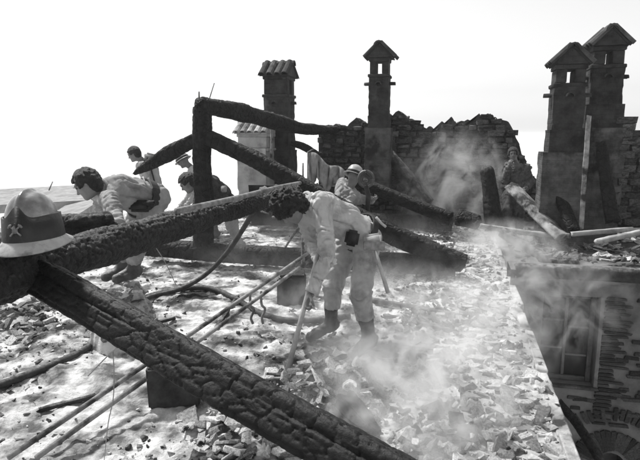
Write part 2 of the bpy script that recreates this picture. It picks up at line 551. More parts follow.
def beam(name, pts, rad, mat, label=None, cat='beam', parent=None, square=0.0, res=.02, crack=.010, cell=.05, aspect=1.8,
         rough=.012, roll=0.0, burnt=(0.0, 0.0), seed=0, group=None, flat=1.0, lump=.0, splits=0):
    P = catmull(pts, 24) if len(pts) > 2 else np.array([np.asarray(pts[0]) + (np.asarray(pts[1]) - np.asarray(pts[0])) * t for t in np.linspace(0, 1, 30)])
    d = np.concatenate([[0], np.cumsum(np.linalg.norm(np.diff(P, axis=0), axis=1))])
    L = d[-1]
    m = max(8, int(L / res))
    s = np.linspace(0, L, m)
    C = np.stack([np.interp(s, d, P[:, k]) for k in range(3)], 1)
    r0 = np.interp(s, np.linspace(0, L, len(rad)), rad) if not np.isscalar(rad) else np.full(m, rad)
    n = int(np.clip(2 * math.pi * r0.max() / res, 12, 150))
    T = np.gradient(C, axis=0); T /= np.linalg.norm(T, axis=1)[:, None]
    ref = np.array([0, 0, 1.0])
    if abs(T[m // 2] @ ref) > .92: ref = np.array([0, 1.0, 0])
    A = np.cross(T, ref); A /= np.linalg.norm(A, axis=1)[:, None]
    B = np.cross(A, T)
    th = np.linspace(0, 2 * math.pi, n, endpoint=False)
    ct = np.cos(th + roll); st = np.sin(th + roll)
    prof = np.ones(n)
    if square: 
        e = square
        prof = (np.abs(np.cos(th)) ** e + np.abs(np.sin(th)) ** e) ** (-1 / e)
    SS, TT = np.meshgrid(s, np.arange(n), indexing='ij')
    per = max(3, int(round(2 * math.pi * r0.mean() / cell)))
    w = worley((TT / n * per).ravel(), (SS / (cell * aspect)).ravel(), per, seed=seed).reshape(m, n)
    per2 = per * 3
    w2 = worley((TT / n * per2).ravel(), (SS / (cell * aspect) * 3).ravel(), per2, seed=seed + 40).reshape(m, n)
    disp = crack * (np.clip(w / .10, 0, 1) ** .6 - 1) + crack * .35 * (np.clip(w2 / .16, 0, 1) ** .6 - 1) + crack * .5 * (np.clip(w, 0, .6) - .3)
    ring = np.stack([np.cos(TT / n * 2 * math.pi), np.sin(TT / n * 2 * math.pi)], -1)
    q_ = np.concatenate([ring.reshape(-1, 2) * 1.6, (SS.ravel() * 5)[:, None]], 1) + seed * 3.1
    disp += rough * 2 * (fbm(q_, 4).reshape(m, n) - .5)
    for k in range(splits):                     # long drying splits along the grain
        ph_ = rng.uniform(0, 2 * math.pi) + .25 * (vnoise(np.stack([s * 2.5, np.full(m, k * 7.0), np.zeros(m)], 1)) - .5)[:, None]
        da_ = np.abs((TT / n * 2 * math.pi - ph_ + math.pi) % (2 * math.pi) - math.pi) * r0[:, None]
        on_ = np.clip(4 * (vnoise(np.stack([s * 1.6, np.full(m, k * 3.0 + 50), np.zeros(m)], 1)) - .38), 0, 1)[:, None]
        disp -= .014 * on_ * np.exp(-(da_ / .005) ** 2)
    if lump: disp += lump * 2 * (fbm(q_ * np.array([.6, .6, .35]) + 40, 2).reshape(m, n) - .5)
    rr = r0[:, None] * prof[None, :] + disp
    env = np.ones(m)
    ends = (fbm(np.concatenate([ring[0] * 2.2, np.full((n, 1), seed * 1.7)], 1), 3) - .5)
    for e_, u in ((0, s), (1, L - s)):
        if burnt[e_] > 0:
            t_ = np.clip(u / burnt[e_], 0, 1)
            rr = rr * (0.18 + .82 * np.sqrt(1 - (1 - t_) ** 2))[:, None]
    off = rr[..., None] * (A[:, None, :] * (ct * 1.0)[None, :, None] + B[:, None, :] * (st * flat)[None, :, None])
    V = C[:, None, :] + off
    V = V + T[:, None, :] * np.where(SS < .03, -1, np.where(SS > L - .03, 1, 0))[..., None] * (ends * .08)[None, :, None]
    V = V.reshape(-1, 3)
    ii_ = np.arange(m * n).reshape(m, n)
    jj = np.roll(ii_, -1, 1)
    Q = np.stack([ii_[:-1].ravel(), jj[:-1].ravel(), jj[1:].ravel(), ii_[1:].ravel()], 1)
    c0 = len(V); V = np.concatenate([V, [C[0]], [C[-1]]])
    t0 = np.stack([ii_[0], jj[0], np.full(n, c0), np.full(n, c0)], 1)
    t1 = np.stack([jj[-1], ii_[-1], np.full(n, c0 + 1), np.full(n, c0 + 1)], 1)
    Fq = [tuple(x) for x in Q] 
    me_ = bpy.data.meshes.new(name)
    base = C[int(np.argmin(C[:, 2]))].copy()
    pb = np.array(parent.location) if parent is not None else base
    V = V - pb
    faces = Fq + [(a, b, c) for a, b, c, _ in t0[:, [1, 0, 2, 3]]] + [(a, b, c) for a, b, c, _ in t1[:, [1, 0, 2, 3]]]
    me_.from_pydata(V.tolist(), [], [tuple(int(i) for i in f_) for f_ in faces])
    me_.polygons.foreach_set('use_smooth', [True] * len(me_.polygons))
    me_.update()
    o = mesh_obj(name, me_, mat, parent)
    if parent is None:
        o.location = base
        setp(o, label, cat, group)
    return o


# the horizontal purlin log that runs away from the left foreground
PZ = 1.235
pl0, pl1, pl2, pl3 = onz(-60, 300, PZ), onz(50, 263, PZ), onz(200, 218, PZ), onz(298, 190, PZ)
beam('charred_log', [pl0, pl1, pl2, pl3], [.10, .098, .088, .080, .070], M['bark'],
     'long scaly burnt log running from the left edge away to the stooping man', res=.0075, crack=.020, cell=.034, aspect=1.25,
     rough=.022, burnt=(0, .12), seed=3, lump=.012)
LOGDIR = (pl3 - pl0) / np.linalg.norm(pl3 - pl0)
# the foreground rafter, falling from the log to the bottom of the picture
fa, fb = dep(20, 263, 2.42), dep(345, 450, 1.62)
fd = fb - fa
beam('charred_rafter', [fa - fd * .45, fa + fd * .5 + np.array([0, 0, -.012]), fa + fd * 1.62], [.074, .075, .074], M['char_near'],
     'thick black charred rafter slanting across the foreground under the log', square=7.0, roll=.55, res=.0050, crack=.0095, cell=.030,
     aspect=2.6, rough=.005, seed=8, lump=.008, splits=12)
# short stub of a log behind the helmet
beam('charred_log_stub', [dep(60, 226, 2.9), dep(114, 222, 3.1)], [.055, .062], M['bark'],
     'short burnt log end lying behind the helmet', res=.01, crack=.016, cell=.04, rough=.014, burnt=(.02, .05), seed=12)

# king-post truss
TY = 7.02
truss = empty('roof_truss', onY(203, 262, TY), 'charred king-post roof truss with post, two struts and tie beam', 'roof truss')
beam('tie_beam', [onY(148, 247, TY), onY(250, 255, TY), onY(455, 266, TY)], .125, M['char'], parent=truss, square=4, res=.025, roll=.05,
     crack=.012, cell=.07, seed=21, lump=.015)
beam('king_post', [onY(203, 252, TY), onY(204, 200, TY), onY(202, 155, TY), onY(202.5, 107, TY)], [.125, .125, .12, .105, .12, .115], M['char'],
     parent=truss, square=4, res=.018, crack=.014, cell=.05, seed=22, lump=.02)
beam('strut', [onY(204, 136, TY), onY(250, 157, TY), onY(292, 181, TY), onY(380, 228, TY), onY(464, 264, TY)], [.10, .115, .12, .12, .11], M['char'],
     parent=truss, square=3.5, res=.02, crack=.014, cell=.05, seed=23, lump=.02)
beam('strut', [onY(203, 136, TY), onY(170, 153, TY), onY(134, 174, TY)], [.09, .105, .06], M['char'],
     parent=truss, square=3.2, res=.02, crack=.014, cell=.05, seed=24, burnt=(0, .35), lump=.015)
# ridge beam running back from the king post to the gable
r0_ = onY(198, 104, TY - .15)
zr = r0_[2]
ridge = [r0_, onY(255, 116, 8.6), onY(300, 128, 10.2), onY(338, 130, 12.0)]
rb = beam('ridge_beam', ridge, [.10, .135, .13, .10, .085], M['char'], 'burnt ridge beam resting on the king post and running back to the gable', 'beam',
          square=3, res=.022, crack=.016, cell=.06, seed=25, burnt=(.08, 0), lump=.035)
nail = empty('iron_spike', ridge[0] + np.array([.02, 0, .10]), 'thin iron spikes standing on the end of the ridge beam', 'spike')
mesh_obj('spike', tube_mesh('spike', [(0, 0, -.05), (.0, 0, .06)], .012, 6), M['iron'], nail)
mesh_obj('spike', tube_mesh('spike', [(.12, .05, -.04), (.20, .05, .17)], .007, 6), M['iron'], nail)
# curved brace behind the first chimney
beam('curved_brace', [onY(292, 143, 10.9), onY(304, 147, 10.9), onY(322, 158, 10.9)], [.07, .08, .07], M['char'],
     'short curved black brace between chimney and stone gable', res=.03, crack=.01, cell=.08, seed=26)

# the second tie beam and fallen timbers by the gable
beam('charred_beam', [onY(262, 214, 11.0), onY(360, 219, 10.9), onY(452, 224, 10.8)], .14, M['char'],
     'long black tie beam lying across the floor before the stone gable', square=4, res=.03, crack=.012, cell=.08, seed=31, lump=.02)
beam('charred_beam', [onY(387, 152, 11.6), onY(408, 178, 11.2), onY(428, 204, 10.9)], [.10, .12, .12], M['char_old'],
     'steep charred beam leaning on the foot of the slim chimney', square=4, res=.03, crack=.01, cell=.08, seed=32)
beam('charred_beam', [onY(345, 176, 10.3), onY(400, 199, 10.1), onY(450, 219, 9.9)], [.10, .11, .12], M['char'],
     'low slanting charred beam fallen in front of the stone gable', square=4, res=.03, crack=.012, cell=.08, seed=33)
beam('charred_beam', [onY(455, 217, 9.8), onY(481, 223, 9.7)], [.15, .13], M['char'],
     'short thick charred beam end on the wall top beside the upright stub', res=.03, crack=.02, cell=.09, seed=34, burnt=(.06, .06), lump=.03)
beam('charred_post', [onY(494, 230, 10.3), onY(491, 198, 10.35), onY(487, 166, 10.4)], [.155, .15, .12], M['bark'],
     'upright burnt post stub smoking beside the standing young man', res=.022, crack=.02, cell=.07, seed=35, burnt=(0, .1), lump=.02)
beam('scorched_plank', [onY(511, 186, 9.6), onY(536, 212, 9.2), onY(563, 238, 8.8)], [.12, .13, .12], M['plank'],
     'broad pale scorched plank slanting down in front of the standing young man', 'plank', square=5, roll=.35, res=.03, crack=.006, cell=.08, seed=36, flat=.55)
beam('charred_beam', [onY(502, 232, 8.8), onY(530, 250, 8.3), onY(556, 265, 7.7)], [.07, .075, .07], M['char_old'],
     'thin dark beam hanging over the smoky courtyard corner', square=4, res=.03, crack=.008, cell=.08, seed=37)
beam('charred_plank', [onY(553, 178, 9.3), onY(562, 202, 9.1), onY(574, 230, 8.8)], [.09, .10, .09], M['char'],
     'dark plank leaning against the base of the shorter right-hand chimney', 'plank', square=5, res=.03, crack=.008, cell=.08, seed=38, flat=.5)
beam('charred_plank', [onY(601, 142, 9.1), onY(606, 180, 9.0), onY(613, 222, 8.8)], [.07, .09, .10], M['char'],
     'dark plank leaning against the base of the tall right-hand chimney', 'plank', square=5, res=.03, crack=.008, cell=.08, seed=39, flat=.5)
beam('pale_plank', [onY(572, 234, 8.3), onY(632, 229, 8.6)], [.032, .032], M['plank_pale'],
     'thin pale batten lying level below the tall right-hand chimney', 'plank', square=5, res=.03, crack=.003, cell=.1, seed=40)
beam('pale_plank', [onY(596, 242, 7.9), onY(641, 232, 8.2)], [.036, .036], M['plank_pale'],
     'pale batten lying aslant on the rubble at the right edge', 'plank', square=5, res=.03, crack=.003, cell=.1, seed=41)
beam('pale_plank', [onY(480, 226, 9.0), onY(530, 233, 9.0), onY(570, 236, 8.8)], [.04, .04, .04], M['plank'],
     'long grey batten lying between the post stub and the chimney rubble', 'plank', square=5, res=.03, crack=.003, cell=.1, seed=42)
beam('charred_beam', [onY(516, 270, 6.76), onY(600, 274, 6.76), onY(665, 277, 6.76)], [.085, .08, .085], M['char_old'],
     'dark timber lying along the top of the courtyard wall', square=4, res=.03, crack=.01, cell=.09, seed=43)

# ================================================================== THE RUBBLE-TOPPED WALL AND THE COURTYARD
WX0, WX1 = .10, .74
wall = empty('rubble_topped_wall', (.42, 1.2, 0), 'broken wall with pale rubble along its top running away beside the courtyard', 'wall')
nyw = 420; nxw = 22
gyw = np.linspace(1.2, 11.4, nyw); gxw = np.linspace(WX0, WX1, nxw)
Xw, Yw = np.meshgrid(gxw, gyw, indexing='ij')
pw = np.stack([Xw.ravel(), Yw.ravel(), np.zeros(nxw * nyw)], 1)
Zw = .02 + .07 * (fbm(pw * 3.2 + 3, 4) - .5) + .05 * (fbm(pw * 14, 3) - .5)
edge = .025 * (fbm(np.stack([gyw * 2.6, np.zeros(nyw), np.zeros(nyw)], 1), 3) - .5)
Xw2 = Xw + edge[None, :] * ((Xw - WX0) / (WX1 - WX0))
Vw = np.stack([Xw2.ravel(), Yw.ravel(), Zw], 1)
low = Vw.copy()
iw = np.arange(nxw * nyw).reshape(nxw, nyw)
Qw = np.stack([iw[:-1, :-1].ravel(), iw[1:, :-1].ravel(), iw[1:, 1:].ravel(), iw[:-1, 1:].ravel()], 1)
# outer face, going down in steps with a rough surface
rows = np.linspace(0, 1, 60) ** 2
face = []
for k, t in enumerate(rows[1:]):
    zz = -11.9 * t
    pf = np.stack([gyw * 3, np.full(nyw, zz * 3), np.full(nyw, 5.0)], 1)
    face.append(np.stack([Xw2[-1] + .05 * (fbm(pf, 3) - .5), gyw, Zw.reshape(nxw, nyw)[-1] * (1 - t) + zz], 1))
fv = np.concatenate([Vw.reshape(nxw, nyw, 3)[-1:]] + [f_[None] for f_ in face], 0)
nf = fv.shape[0]
idx0 = len(Vw)
allv = np.concatenate([Vw, fv[1:].reshape(-1, 3)])
jf = np.concatenate([iw[-1:], (np.arange((nf - 1) * nyw) + idx0).reshape(nf - 1, nyw)], 0)
Qf = np.stack([jf[:-1, :-1].ravel(), jf[1:, :-1].ravel(), jf[1:, 1:].ravel(), jf[:-1, 1:].ravel()], 1)
me = npmesh('masonry', allv - np.array([.42, 1.2, 0]), np.concatenate([Qw, Qf]))
mesh_obj('masonry', me, M['ash2'], wall)


def hwall(x, y):
    p_ = np.array([[x, y, 0.0]])
    return float(.02 + .07 * (fbm(p_ * 3.2 + 3, 4)[0] - .5) + .05 * (fbm(p_ * 14, 3)[0] - .5))


cnt = 0; sw = []
while cnt < 285:
    y = 2.4 + 6.2 * random.random() ** 1.5; x = random.uniform(WX0 + .02, WX1 - .09)
    s = random.uniform(.05, .15) * (1.0 if random.random() < .8 else 1.4)
    piece(wall, x, y, hwall(x, y) + s * .02, s, 'rubble' if random.random() < .66 else 'rubble_dark', tilt=.3, base=(.42, 1.2, 0)); cnt += 1
for _ in range(1500):
    y = 2.0 + 9.2 * random.random() ** 1.2; x = random.uniform(WX0 - .05, WX1 - .01); s = .02 + .07 * random.random() ** 2
    sw.append((x, y, hwall(x, y) + s * .12, s))
joined('rubble_crumbs', sw[:950], M['rubble'], wall, base=(.42, 1.2, 0))
joined('dark_crumbs', sw[950:], M['rubble_dark'], wall, base=(.42, 1.2, 0))
# pale broken plaster lip on the outer edge
y = 1.4
while y < 11.2:
    L_ = random.uniform(.3, 1.1); w_ = random.uniform(.05, .09)
    xe = WX1 + float(np.interp(y + L_ / 2, gyw, edge))
    o = box('plaster_lip', xe - w_ - .42, xe + .012 - .42, y - 1.2, y + L_ - 1.2 - random.uniform(.01, .05), -.10, hwall(WX1 - .02, y) + random.uniform(.008, .03), M['ash2'], wall, jit=.012, bev=.008)
    y += L_ + (random.uniform(.05, .3) if random.random() < .35 else 0)

# courtyard wall with a window, brick quoins and a small brick arch
CY = 6.75


def cw(x, y): 
    p_ = onY(x, y, CY); return p_[0], p_[2]


wx0, wz1 = cw(541, 294); wx1, wz0 = cw(592, 386)
cwall = empty('courtyard_wall', (wx0, CY, GROUND_Z), 'old rendered courtyard wall with brick quoins and a small brick arch', 'wall')
CB = (wx0, CY, GROUND_Z)
acx, acz = cw(610, 466)
ar_in, ar_out = .17, .47


def wall_panel(x0, x1, z0, z1):
    bm_ = bmesh.new(); box_bm(bm_, x0, x1, CY, CY + .45, z0, z1)
    return bm_


bm = bmesh.new()
XR = 9.0
def quad_xz(pts, y):
    bm.faces.new([bm.verts.new((x, y, z)) for x, z in pts])
top = max(-.07, cw(560, 272)[1])
# front sheet with a window hole and an arched hole
A0, A1 = acx - ar_in, acx + ar_in
zs_ = acz - .9
quad_xz([(.70, GROUND_Z), (wx0, GROUND_Z), (wx0, top), (.70, top)], CY)
quad_xz([(wx0, wz1), (wx1, wz1), (wx1, top), (wx0, top)], CY)
arcz = lambda x: acz + math.sqrt(max(0, ar_in ** 2 - (x - acx) ** 2))
quad_xz([(wx0, GROUND_Z), (A0, GROUND_Z), (A0, zs_), (A0, acz), (A0, wz0), (wx0, wz0)], CY) if A0 < wx1 else quad_xz([(wx0, GROUND_Z), (wx1, GROUND_Z), (wx1, wz0), (wx0, wz0)], CY)
if A0 >= wx1:
    quad_xz([(wx1, GROUND_Z), (A0, GROUND_Z), (A0, top), (wx1, top)], CY)
NA = 14
ztop_ = wz0 - .02
for k in range(NA):
    xa = A0 + (A1 - A0) * k / NA; xb = A0 + (A1 - A0) * (k + 1) / NA
    quad_xz([(xa, arcz(xa)), (xb, arcz(xb)), (xb, top), (xa, top)], CY) if A0 >= wx1 else quad_xz([(xa, arcz(xa)), (xb, arcz(xb)), (xb, ztop_), (xa, ztop_)], CY)
quad_xz([(A0, GROUND_Z), (A1, GROUND_Z), (A1, zs_), (A0, zs_)], CY)
quad_xz([(A1, GROUND_Z), (XR, GROUND_Z), (XR, top), (A1, top)], CY)
# reveals, top, back
def q3(a, b, c, d): bm.faces.new([bm.verts.new(p_) for p_ in (a, b, c, d)])
D = .30
q3((wx0, CY, wz0), (wx0, CY, wz1), (wx0, CY + D, wz1), (wx0, CY + D, wz0))
q3((wx1, CY, wz0), (wx1, CY, wz1), (wx1, CY + D, wz1), (wx1, CY + D, wz0))
q3((wx0, CY, wz1), (wx1, CY, wz1), (wx1, CY + D, wz1), (wx0, CY + D, wz1))
q3((wx0, CY, wz0), (wx1, CY, wz0), (wx1, CY + D, wz0), (wx0, CY + D, wz0))
q3((.70, CY, top), (XR, CY, top), (XR, CY + .45, top), (.70, CY + .45, top))
q3((.70, CY + .45, GROUND_Z), (XR, CY + .45, GROUND_Z), (XR, CY + .45, top), (.70, CY + .45, top))
for k in range(NA):
    xa = A0 + (A1 - A0) * k / NA; xb = A0 + (A1 - A0) * (k + 1) / NA
    q3((xa, CY, arcz(xa)), (xb, CY, arcz(xb)), (xb, CY + D, arcz(xb)), (xa, CY + D, arcz(xa)))
for xx in (A0, A1): q3((xx, CY, zs_), (xx, CY, acz), (xx, CY + D, acz), (xx, CY + D, zs_))
bmesh.ops.translate(bm, verts=bm.verts, vec=(-CB[0], -CB[1], -CB[2]))
me = bm_mesh('render_face', bm)
mesh_obj('render_face', me, M['render'], cwall)
for k in range(34):                                          # quoin bricks right of the window
    x, z = cw(606 - k * .45 + random.uniform(-1, 1), 298 + k * 3.75)
    hw = random.uniform(.07, .15)
    o = mesh_obj('brick', random.choice(BR['brick']), None, cwall, (x - CB[0] + (hw if k % 3 else hw * 1.2), -.005, z - CB[2]), (0, random.uniform(-.04, .04), 0), (hw * 2, .09, .105))
    if random.random() < .3:
        mesh_obj('brick', random.choice(BR['brick']), None, cwall, (x - CB[0] + hw * 2 + random.uniform(.15, .3), -.008, z - CB[2]), (0, random.uniform(-.05, .05), 0), (.2, .1, .15))
for ring_, (ra, rb_, n_, sp) in enumerate(((ar_in + .03, ar_out, 19, 1.25), (.60, .76, 13, .62))):   # radial bricks of the arch
    for k in range(n_):
        t = (k / (n_ - 1) * 2 - 1) * sp + random.uniform(-.015, .015)
        rm = (ra + rb_) / 2; ln = (rb_ - ra) * random.uniform(.8, 1.0)
        if ring_ and random.random() < .2: continue
        mesh_obj('arch_brick', random.choice(BR['brick']), None, cwall, (acx + rm * math.sin(t) - CB[0], -.004, acz + rm * math.cos(t) - CB[2]),
                 (0, t + math.pi / 2, 0), (ln, .10, .20 if not ring_ else .17))
for k in range(40):                                          # a few odd bricks showing through the render
    x, z = cw(random.uniform(560, 632), random.uniform(300, 450))
    if wx0 - .1 < x < wx1 + .12 and z > wz0 - .1: continue
    if math.hypot(x - acx, z - acz) < .8: continue
    mesh_obj('brick', random.choice(BR['brick']), None, cwall, (x - CB[0], -.001, z - CB[2]), (0, random.uniform(-.1, .1), 0), (random.uniform(.1, .22), .06, .15))
cnx0, cnz = cw(600, 283)
box('cornice', .75 - CB[0], XR - CB[0], -.045, -.001, cnz - CB[2], cnz + .035 - CB[2], M['render'], cwall, jit=.004)
# back of the little arch: dark room beyond
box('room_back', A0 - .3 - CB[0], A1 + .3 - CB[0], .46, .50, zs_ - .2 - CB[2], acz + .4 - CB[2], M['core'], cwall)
win = empty('window', (wx0, CY, wz0), 'tall dark casement window in the courtyard wall, smoke drifting past', 'window')
W_, H_ = wx1 - wx0, wz1 - wz0
FR = M['frame']
y0, y1 = .10, .15
for nm, a in (('frame', (0.003, .05, 0.003, H_ - .003)), ('frame', (W_ - .06, W_ - .003, .003, H_ - .003)), ('frame', (.053, W_ - .063, H_ - .055, H_ - .003)), ('frame', (.053, W_ - .063, .003, .06))):
    box(nm, a[0], a[1], y0, y1, a[2], a[3], FR, win, bev=.006)
box('mullion', W_ * .47, W_ * .47 + .035, y0 + .008, y1 - .002, .063, H_ - .058, FR, win, bev=.005)
for zz in (.36, .68):
    box('glazing_bar', .053, W_ * .47 - .003, y0 + .015, y1 - .008, H_ * zz, H_ * zz + .022, FR, win, bev=.004)
    box('glazing_bar', W_ * .47 + .038, W_ - .063, y0 + .015, y1 - .008, H_ * (zz - .07), H_ * (zz - .07) + .022, FR, win, bev=.004)
for x0_, x1_ in ((.05, W_ * .48), (W_ * .48 + .03, W_ - .055)):
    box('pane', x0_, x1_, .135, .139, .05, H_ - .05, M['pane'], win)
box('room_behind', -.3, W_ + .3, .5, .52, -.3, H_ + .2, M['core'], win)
box('sill', -.06, W_ + .05, -.05, .10, -.045, -.001, M['soot2'], win, bev=.008)
# broad pale jamb strip at the right of the window
box('jamb', W_ + .004, W_ + .05, -.03, .02, -.03, H_ + .01, M['render'], win, bev=.006)
beam('charred_pole', [onY(559, 402, 6.3), onY(580, 428, 5.9), onY(606, 470, 5.4)], [.045, .05, .05], M['char'],
     'dark pole slanting down into the courtyard beside the rubble wall', 'pole', res=.02, crack=.006, cell=.06, seed=51)

# the wing beyond the courtyard: burnt floor carrying the right-hand chimneys
nxx, nyy = 150, 150
gx2 = np.linspace(.72, 9.0, nxx); gy2 = np.linspace(CY + .40, 12.6, nyy)
Xg, Yg = np.meshgrid(gx2, gy2, indexing='ij')
pg = np.stack([Xg.ravel(), Yg.ravel(), np.zeros(nxx * nyy)], 1)


def hwing(x, y):
    p_ = np.stack([np.atleast_1d(x), np.atleast_1d(y), np.zeros(np.size(x))], 1).astype(float)
    return -.04 + .22 * (fbm(p_ * 1.3 + 50, 3) - .4) + .08 * (fbm(p_ * 6, 3) - .5) + .10 * np.clip((np.atleast_1d(y) - 7.2) / 1.0, 0, 1)


Zg = hwing(Xg.ravel(), Yg.ravel()) + .03 * (vnoise(pg * 26) - .5)
ig = np.arange(nxx * nyy).reshape(nxx, nyy)
qg = np.stack([ig[:-1, :-1].ravel(), ig[1:, :-1].ravel(), ig[1:, 1:].ravel(), ig[:-1, 1:].ravel()], 1)
M['ash_dark'] = grey('dark_ash', .05, .20, 2.6, 10, .95, .6, 22, .15, 'World', stain=(1.4, .035, .48, .62))
setp(mesh_obj('wing_floor', npmesh('wing_floor', np.stack([Xg.ravel(), Yg.ravel(), Zg], 1), qg), M['ash_dark']), kind='structure')
bx_ = box('wing_base', .78, 8.9, CY + .5, 12.5, GROUND_Z - .05, -.35, M['base'])
setp(bx_, 'rendered block of the side wing under the right-hand chimneys', 'building')
pile = empty('rubble_pile', (2.6, 7.9, 0), 'broad heap of broken brick and tile before the right-hand chimneys', 'rubble')
sp2 = []
for k in range(190):
    px, py = random.uniform(535, 640), random.uniform(236, 268)
    if px < 600 and random.random() < .35: px += 35
    a = onz(px, py, .02)
    if a[1] < CY + .45 or a[0] < .8: continue
    s = random.uniform(.06, .18)
    piece(pile, a[0], a[1], float(hwing(a[0], a[1])[0]) + s * .15, s, 'rubble' if px > 592 and random.random() < .75 else 'rubble_dark', base=(2.6, 7.9, 0))
for k in range(1400):
    a = np.array([random.uniform(.85, 5.5), random.uniform(CY + .45, 10.5)]); s = .025 + .07 * random.random() ** 2
    sp2.append((a[0], a[1], float(hwing(a[0], a[1])[0]) + s * .2, s))
joined('rubble_crumbs', sp2, M['rubble_dark'], pile, base=(2.6, 7.9, 0))

# ================================================================== THE STONE GABLE
GY = 11.9
prof_px = [(318, 128), (330, 123), (345, 126), (356, 121), (372, 122), (386, 113), (396, 112), (408, 115), (420, 124), (433, 128), (446, 121), (457, 120),
           (466, 122), (476, 117), (488, 113), (500, 116), (512, 126), (519, 141), (521, 152), (529, 164), (534, 178), (543, 190), (546, 226)]
pxz = [(onY(x, y, GY)[0], onY(x, y, GY)[2]) for x, y in prof_px]
gxs = [a for a, b in pxz]; gzs = [b for a, b in pxz]
gable = empty('stone_gable', ((gxs[0] + gxs[-1]) / 2, GY, 0), 'ruined sooty stone gable wall with a ragged top', 'wall')
GB = np.array(gable.location)
bm = bmesh.new()
fx_ = np.linspace(gxs[0], gxs[-1], 150)
fr = [(float(x), float(np.interp(x, gxs, gzs) - .02 + .16 * (vnoise(np.array([[x * 9, 3.0, 1.0]]))[0] - .5) + .07 * (vnoise(np.array([[x * 31, 8.0, 1.0]]))[0] - .5))) for x in fx_]
outline = [(gxs[0], -.4)] + fr + [(gxs[-1], -.4)]
va = [bm.verts.new((x - GB[0], .05, z)) for x, z in outline]
vb = [bm.verts.new((x - GB[0], .50, z)) for x, z in outline]
bm.faces.new(va); bm.faces.new(vb[::-1])
for k in range(len(va)):
    k2 = (k + 1) % len(va)
    bm.faces.new((va[k], vb[k], vb[k2], va[k2]))
bmesh.ops.triangulate(bm, faces=list(bm.faces))
mesh_obj('core', bm_mesh('core', bm), M['stone'], gable)
z = -.1; row = 0; ns = 0; extra = []
WALLST = [hull_mesh('wall_stone', brick_pts(.46, .45, .42, .22) + stone_pts(.54, .5, .55, 9)) for _ in range(8)]
for m_ in WALLST: m_.materials.append(M['stone'])
cand = []
while z < 2.9:
    hh = random.uniform(.075, .14)
    x = gxs[0] + random.uniform(-.05, .15)
    while x < gxs[-1]:
        w_ = random.uniform(.10, .36)
        h2 = hh * random.uniform(.75, 1.25)
        zc = np.interp(x + w_ / 2, gxs, gzs)
        if z + hh * .95 < zc + .02: cand.append((x + w_ / 2, z + hh / 2 + random.uniform(-.02, .02), w_, h2))
        x += w_ + .008
    z += hh + .004
cand.sort(key=lambda t: -t[2] * t[3])
gv_, gf_, go_ = [], [], 0
for k, (x, zc, w_, h2) in enumerate(cand):
    loc = (x - GB[0], .06 + random.uniform(-.06, .03), zc); rot = (random.uniform(-.08, .08), random.uniform(-.09, .09), random.uniform(-.1, .1)); sc_ = (w_ * .98, .22, h2 * .95)
    if k < 225: mesh_obj('wall_stone', random.choice(WALLST), None, gable, loc, rot, sc_)
    else:
        m_ = random.choice(WALLST); v = np.array([q_.co[:] for q_ in m_.vertices]) * np.array(sc_) @ np.array(Euler(rot).to_matrix()).T + np.array(loc)
        gv_.append(v); gf_ += [tuple(i + go_ for i in pl.vertices) for pl in m_.polygons]; go_ += len(v)
o = mesh_obj('small_wall_stones', pymesh('small_wall_stones', np.concatenate(gv_), gf_), M['stone'], gable); o['kind'] = 'stuff'
for k in range(70):                                           # loose stones along the broken crest
    x = random.uniform(gxs[0], gxs[-1] - .3); zc = np.interp(x, gxs, gzs)
    s = random.uniform(.07, .2)
    o = piece(gable, x, GY + random.uniform(.0, .4), zc - .03 - random.uniform(0, .06), s, 'stone', 'stone', .5, base=GB)
    o.name = 'wall_stone'

# ================================================================== CHIMNEYS
TILE = None


def half_tile(name, L, r, th=.018, n=7):
    v = []; f = []
    for y in (0, L):
        for rr in (r * (1.0 if y == 0 else .86), (r - th) * (1.0 if y == 0 else .86)):
            for k in range(n):
                a = math.pi * k / (n - 1)
                v.append((rr * math.cos(a), y, rr * math.sin(a)))
    o0, i0, o1, i1 = 0, n, 2 * n, 3 * n
    for k in range(n - 1):
        f += [(o0 + k, o0 + k + 1, o1 + k + 1, o1 + k), (i0 + k + 1, i0 + k, i1 + k, i1 + k + 1), (o0 + k + 1, o0 + k, i0 + k, i0 + k + 1), (o1 + k, o1 + k + 1, i1 + k + 1, i1 + k)]
    for k in (0, n - 1):
        f.append((o0 + k, i0 + k, i1 + k, o1 + k))
    return pymesh(name, v, f)


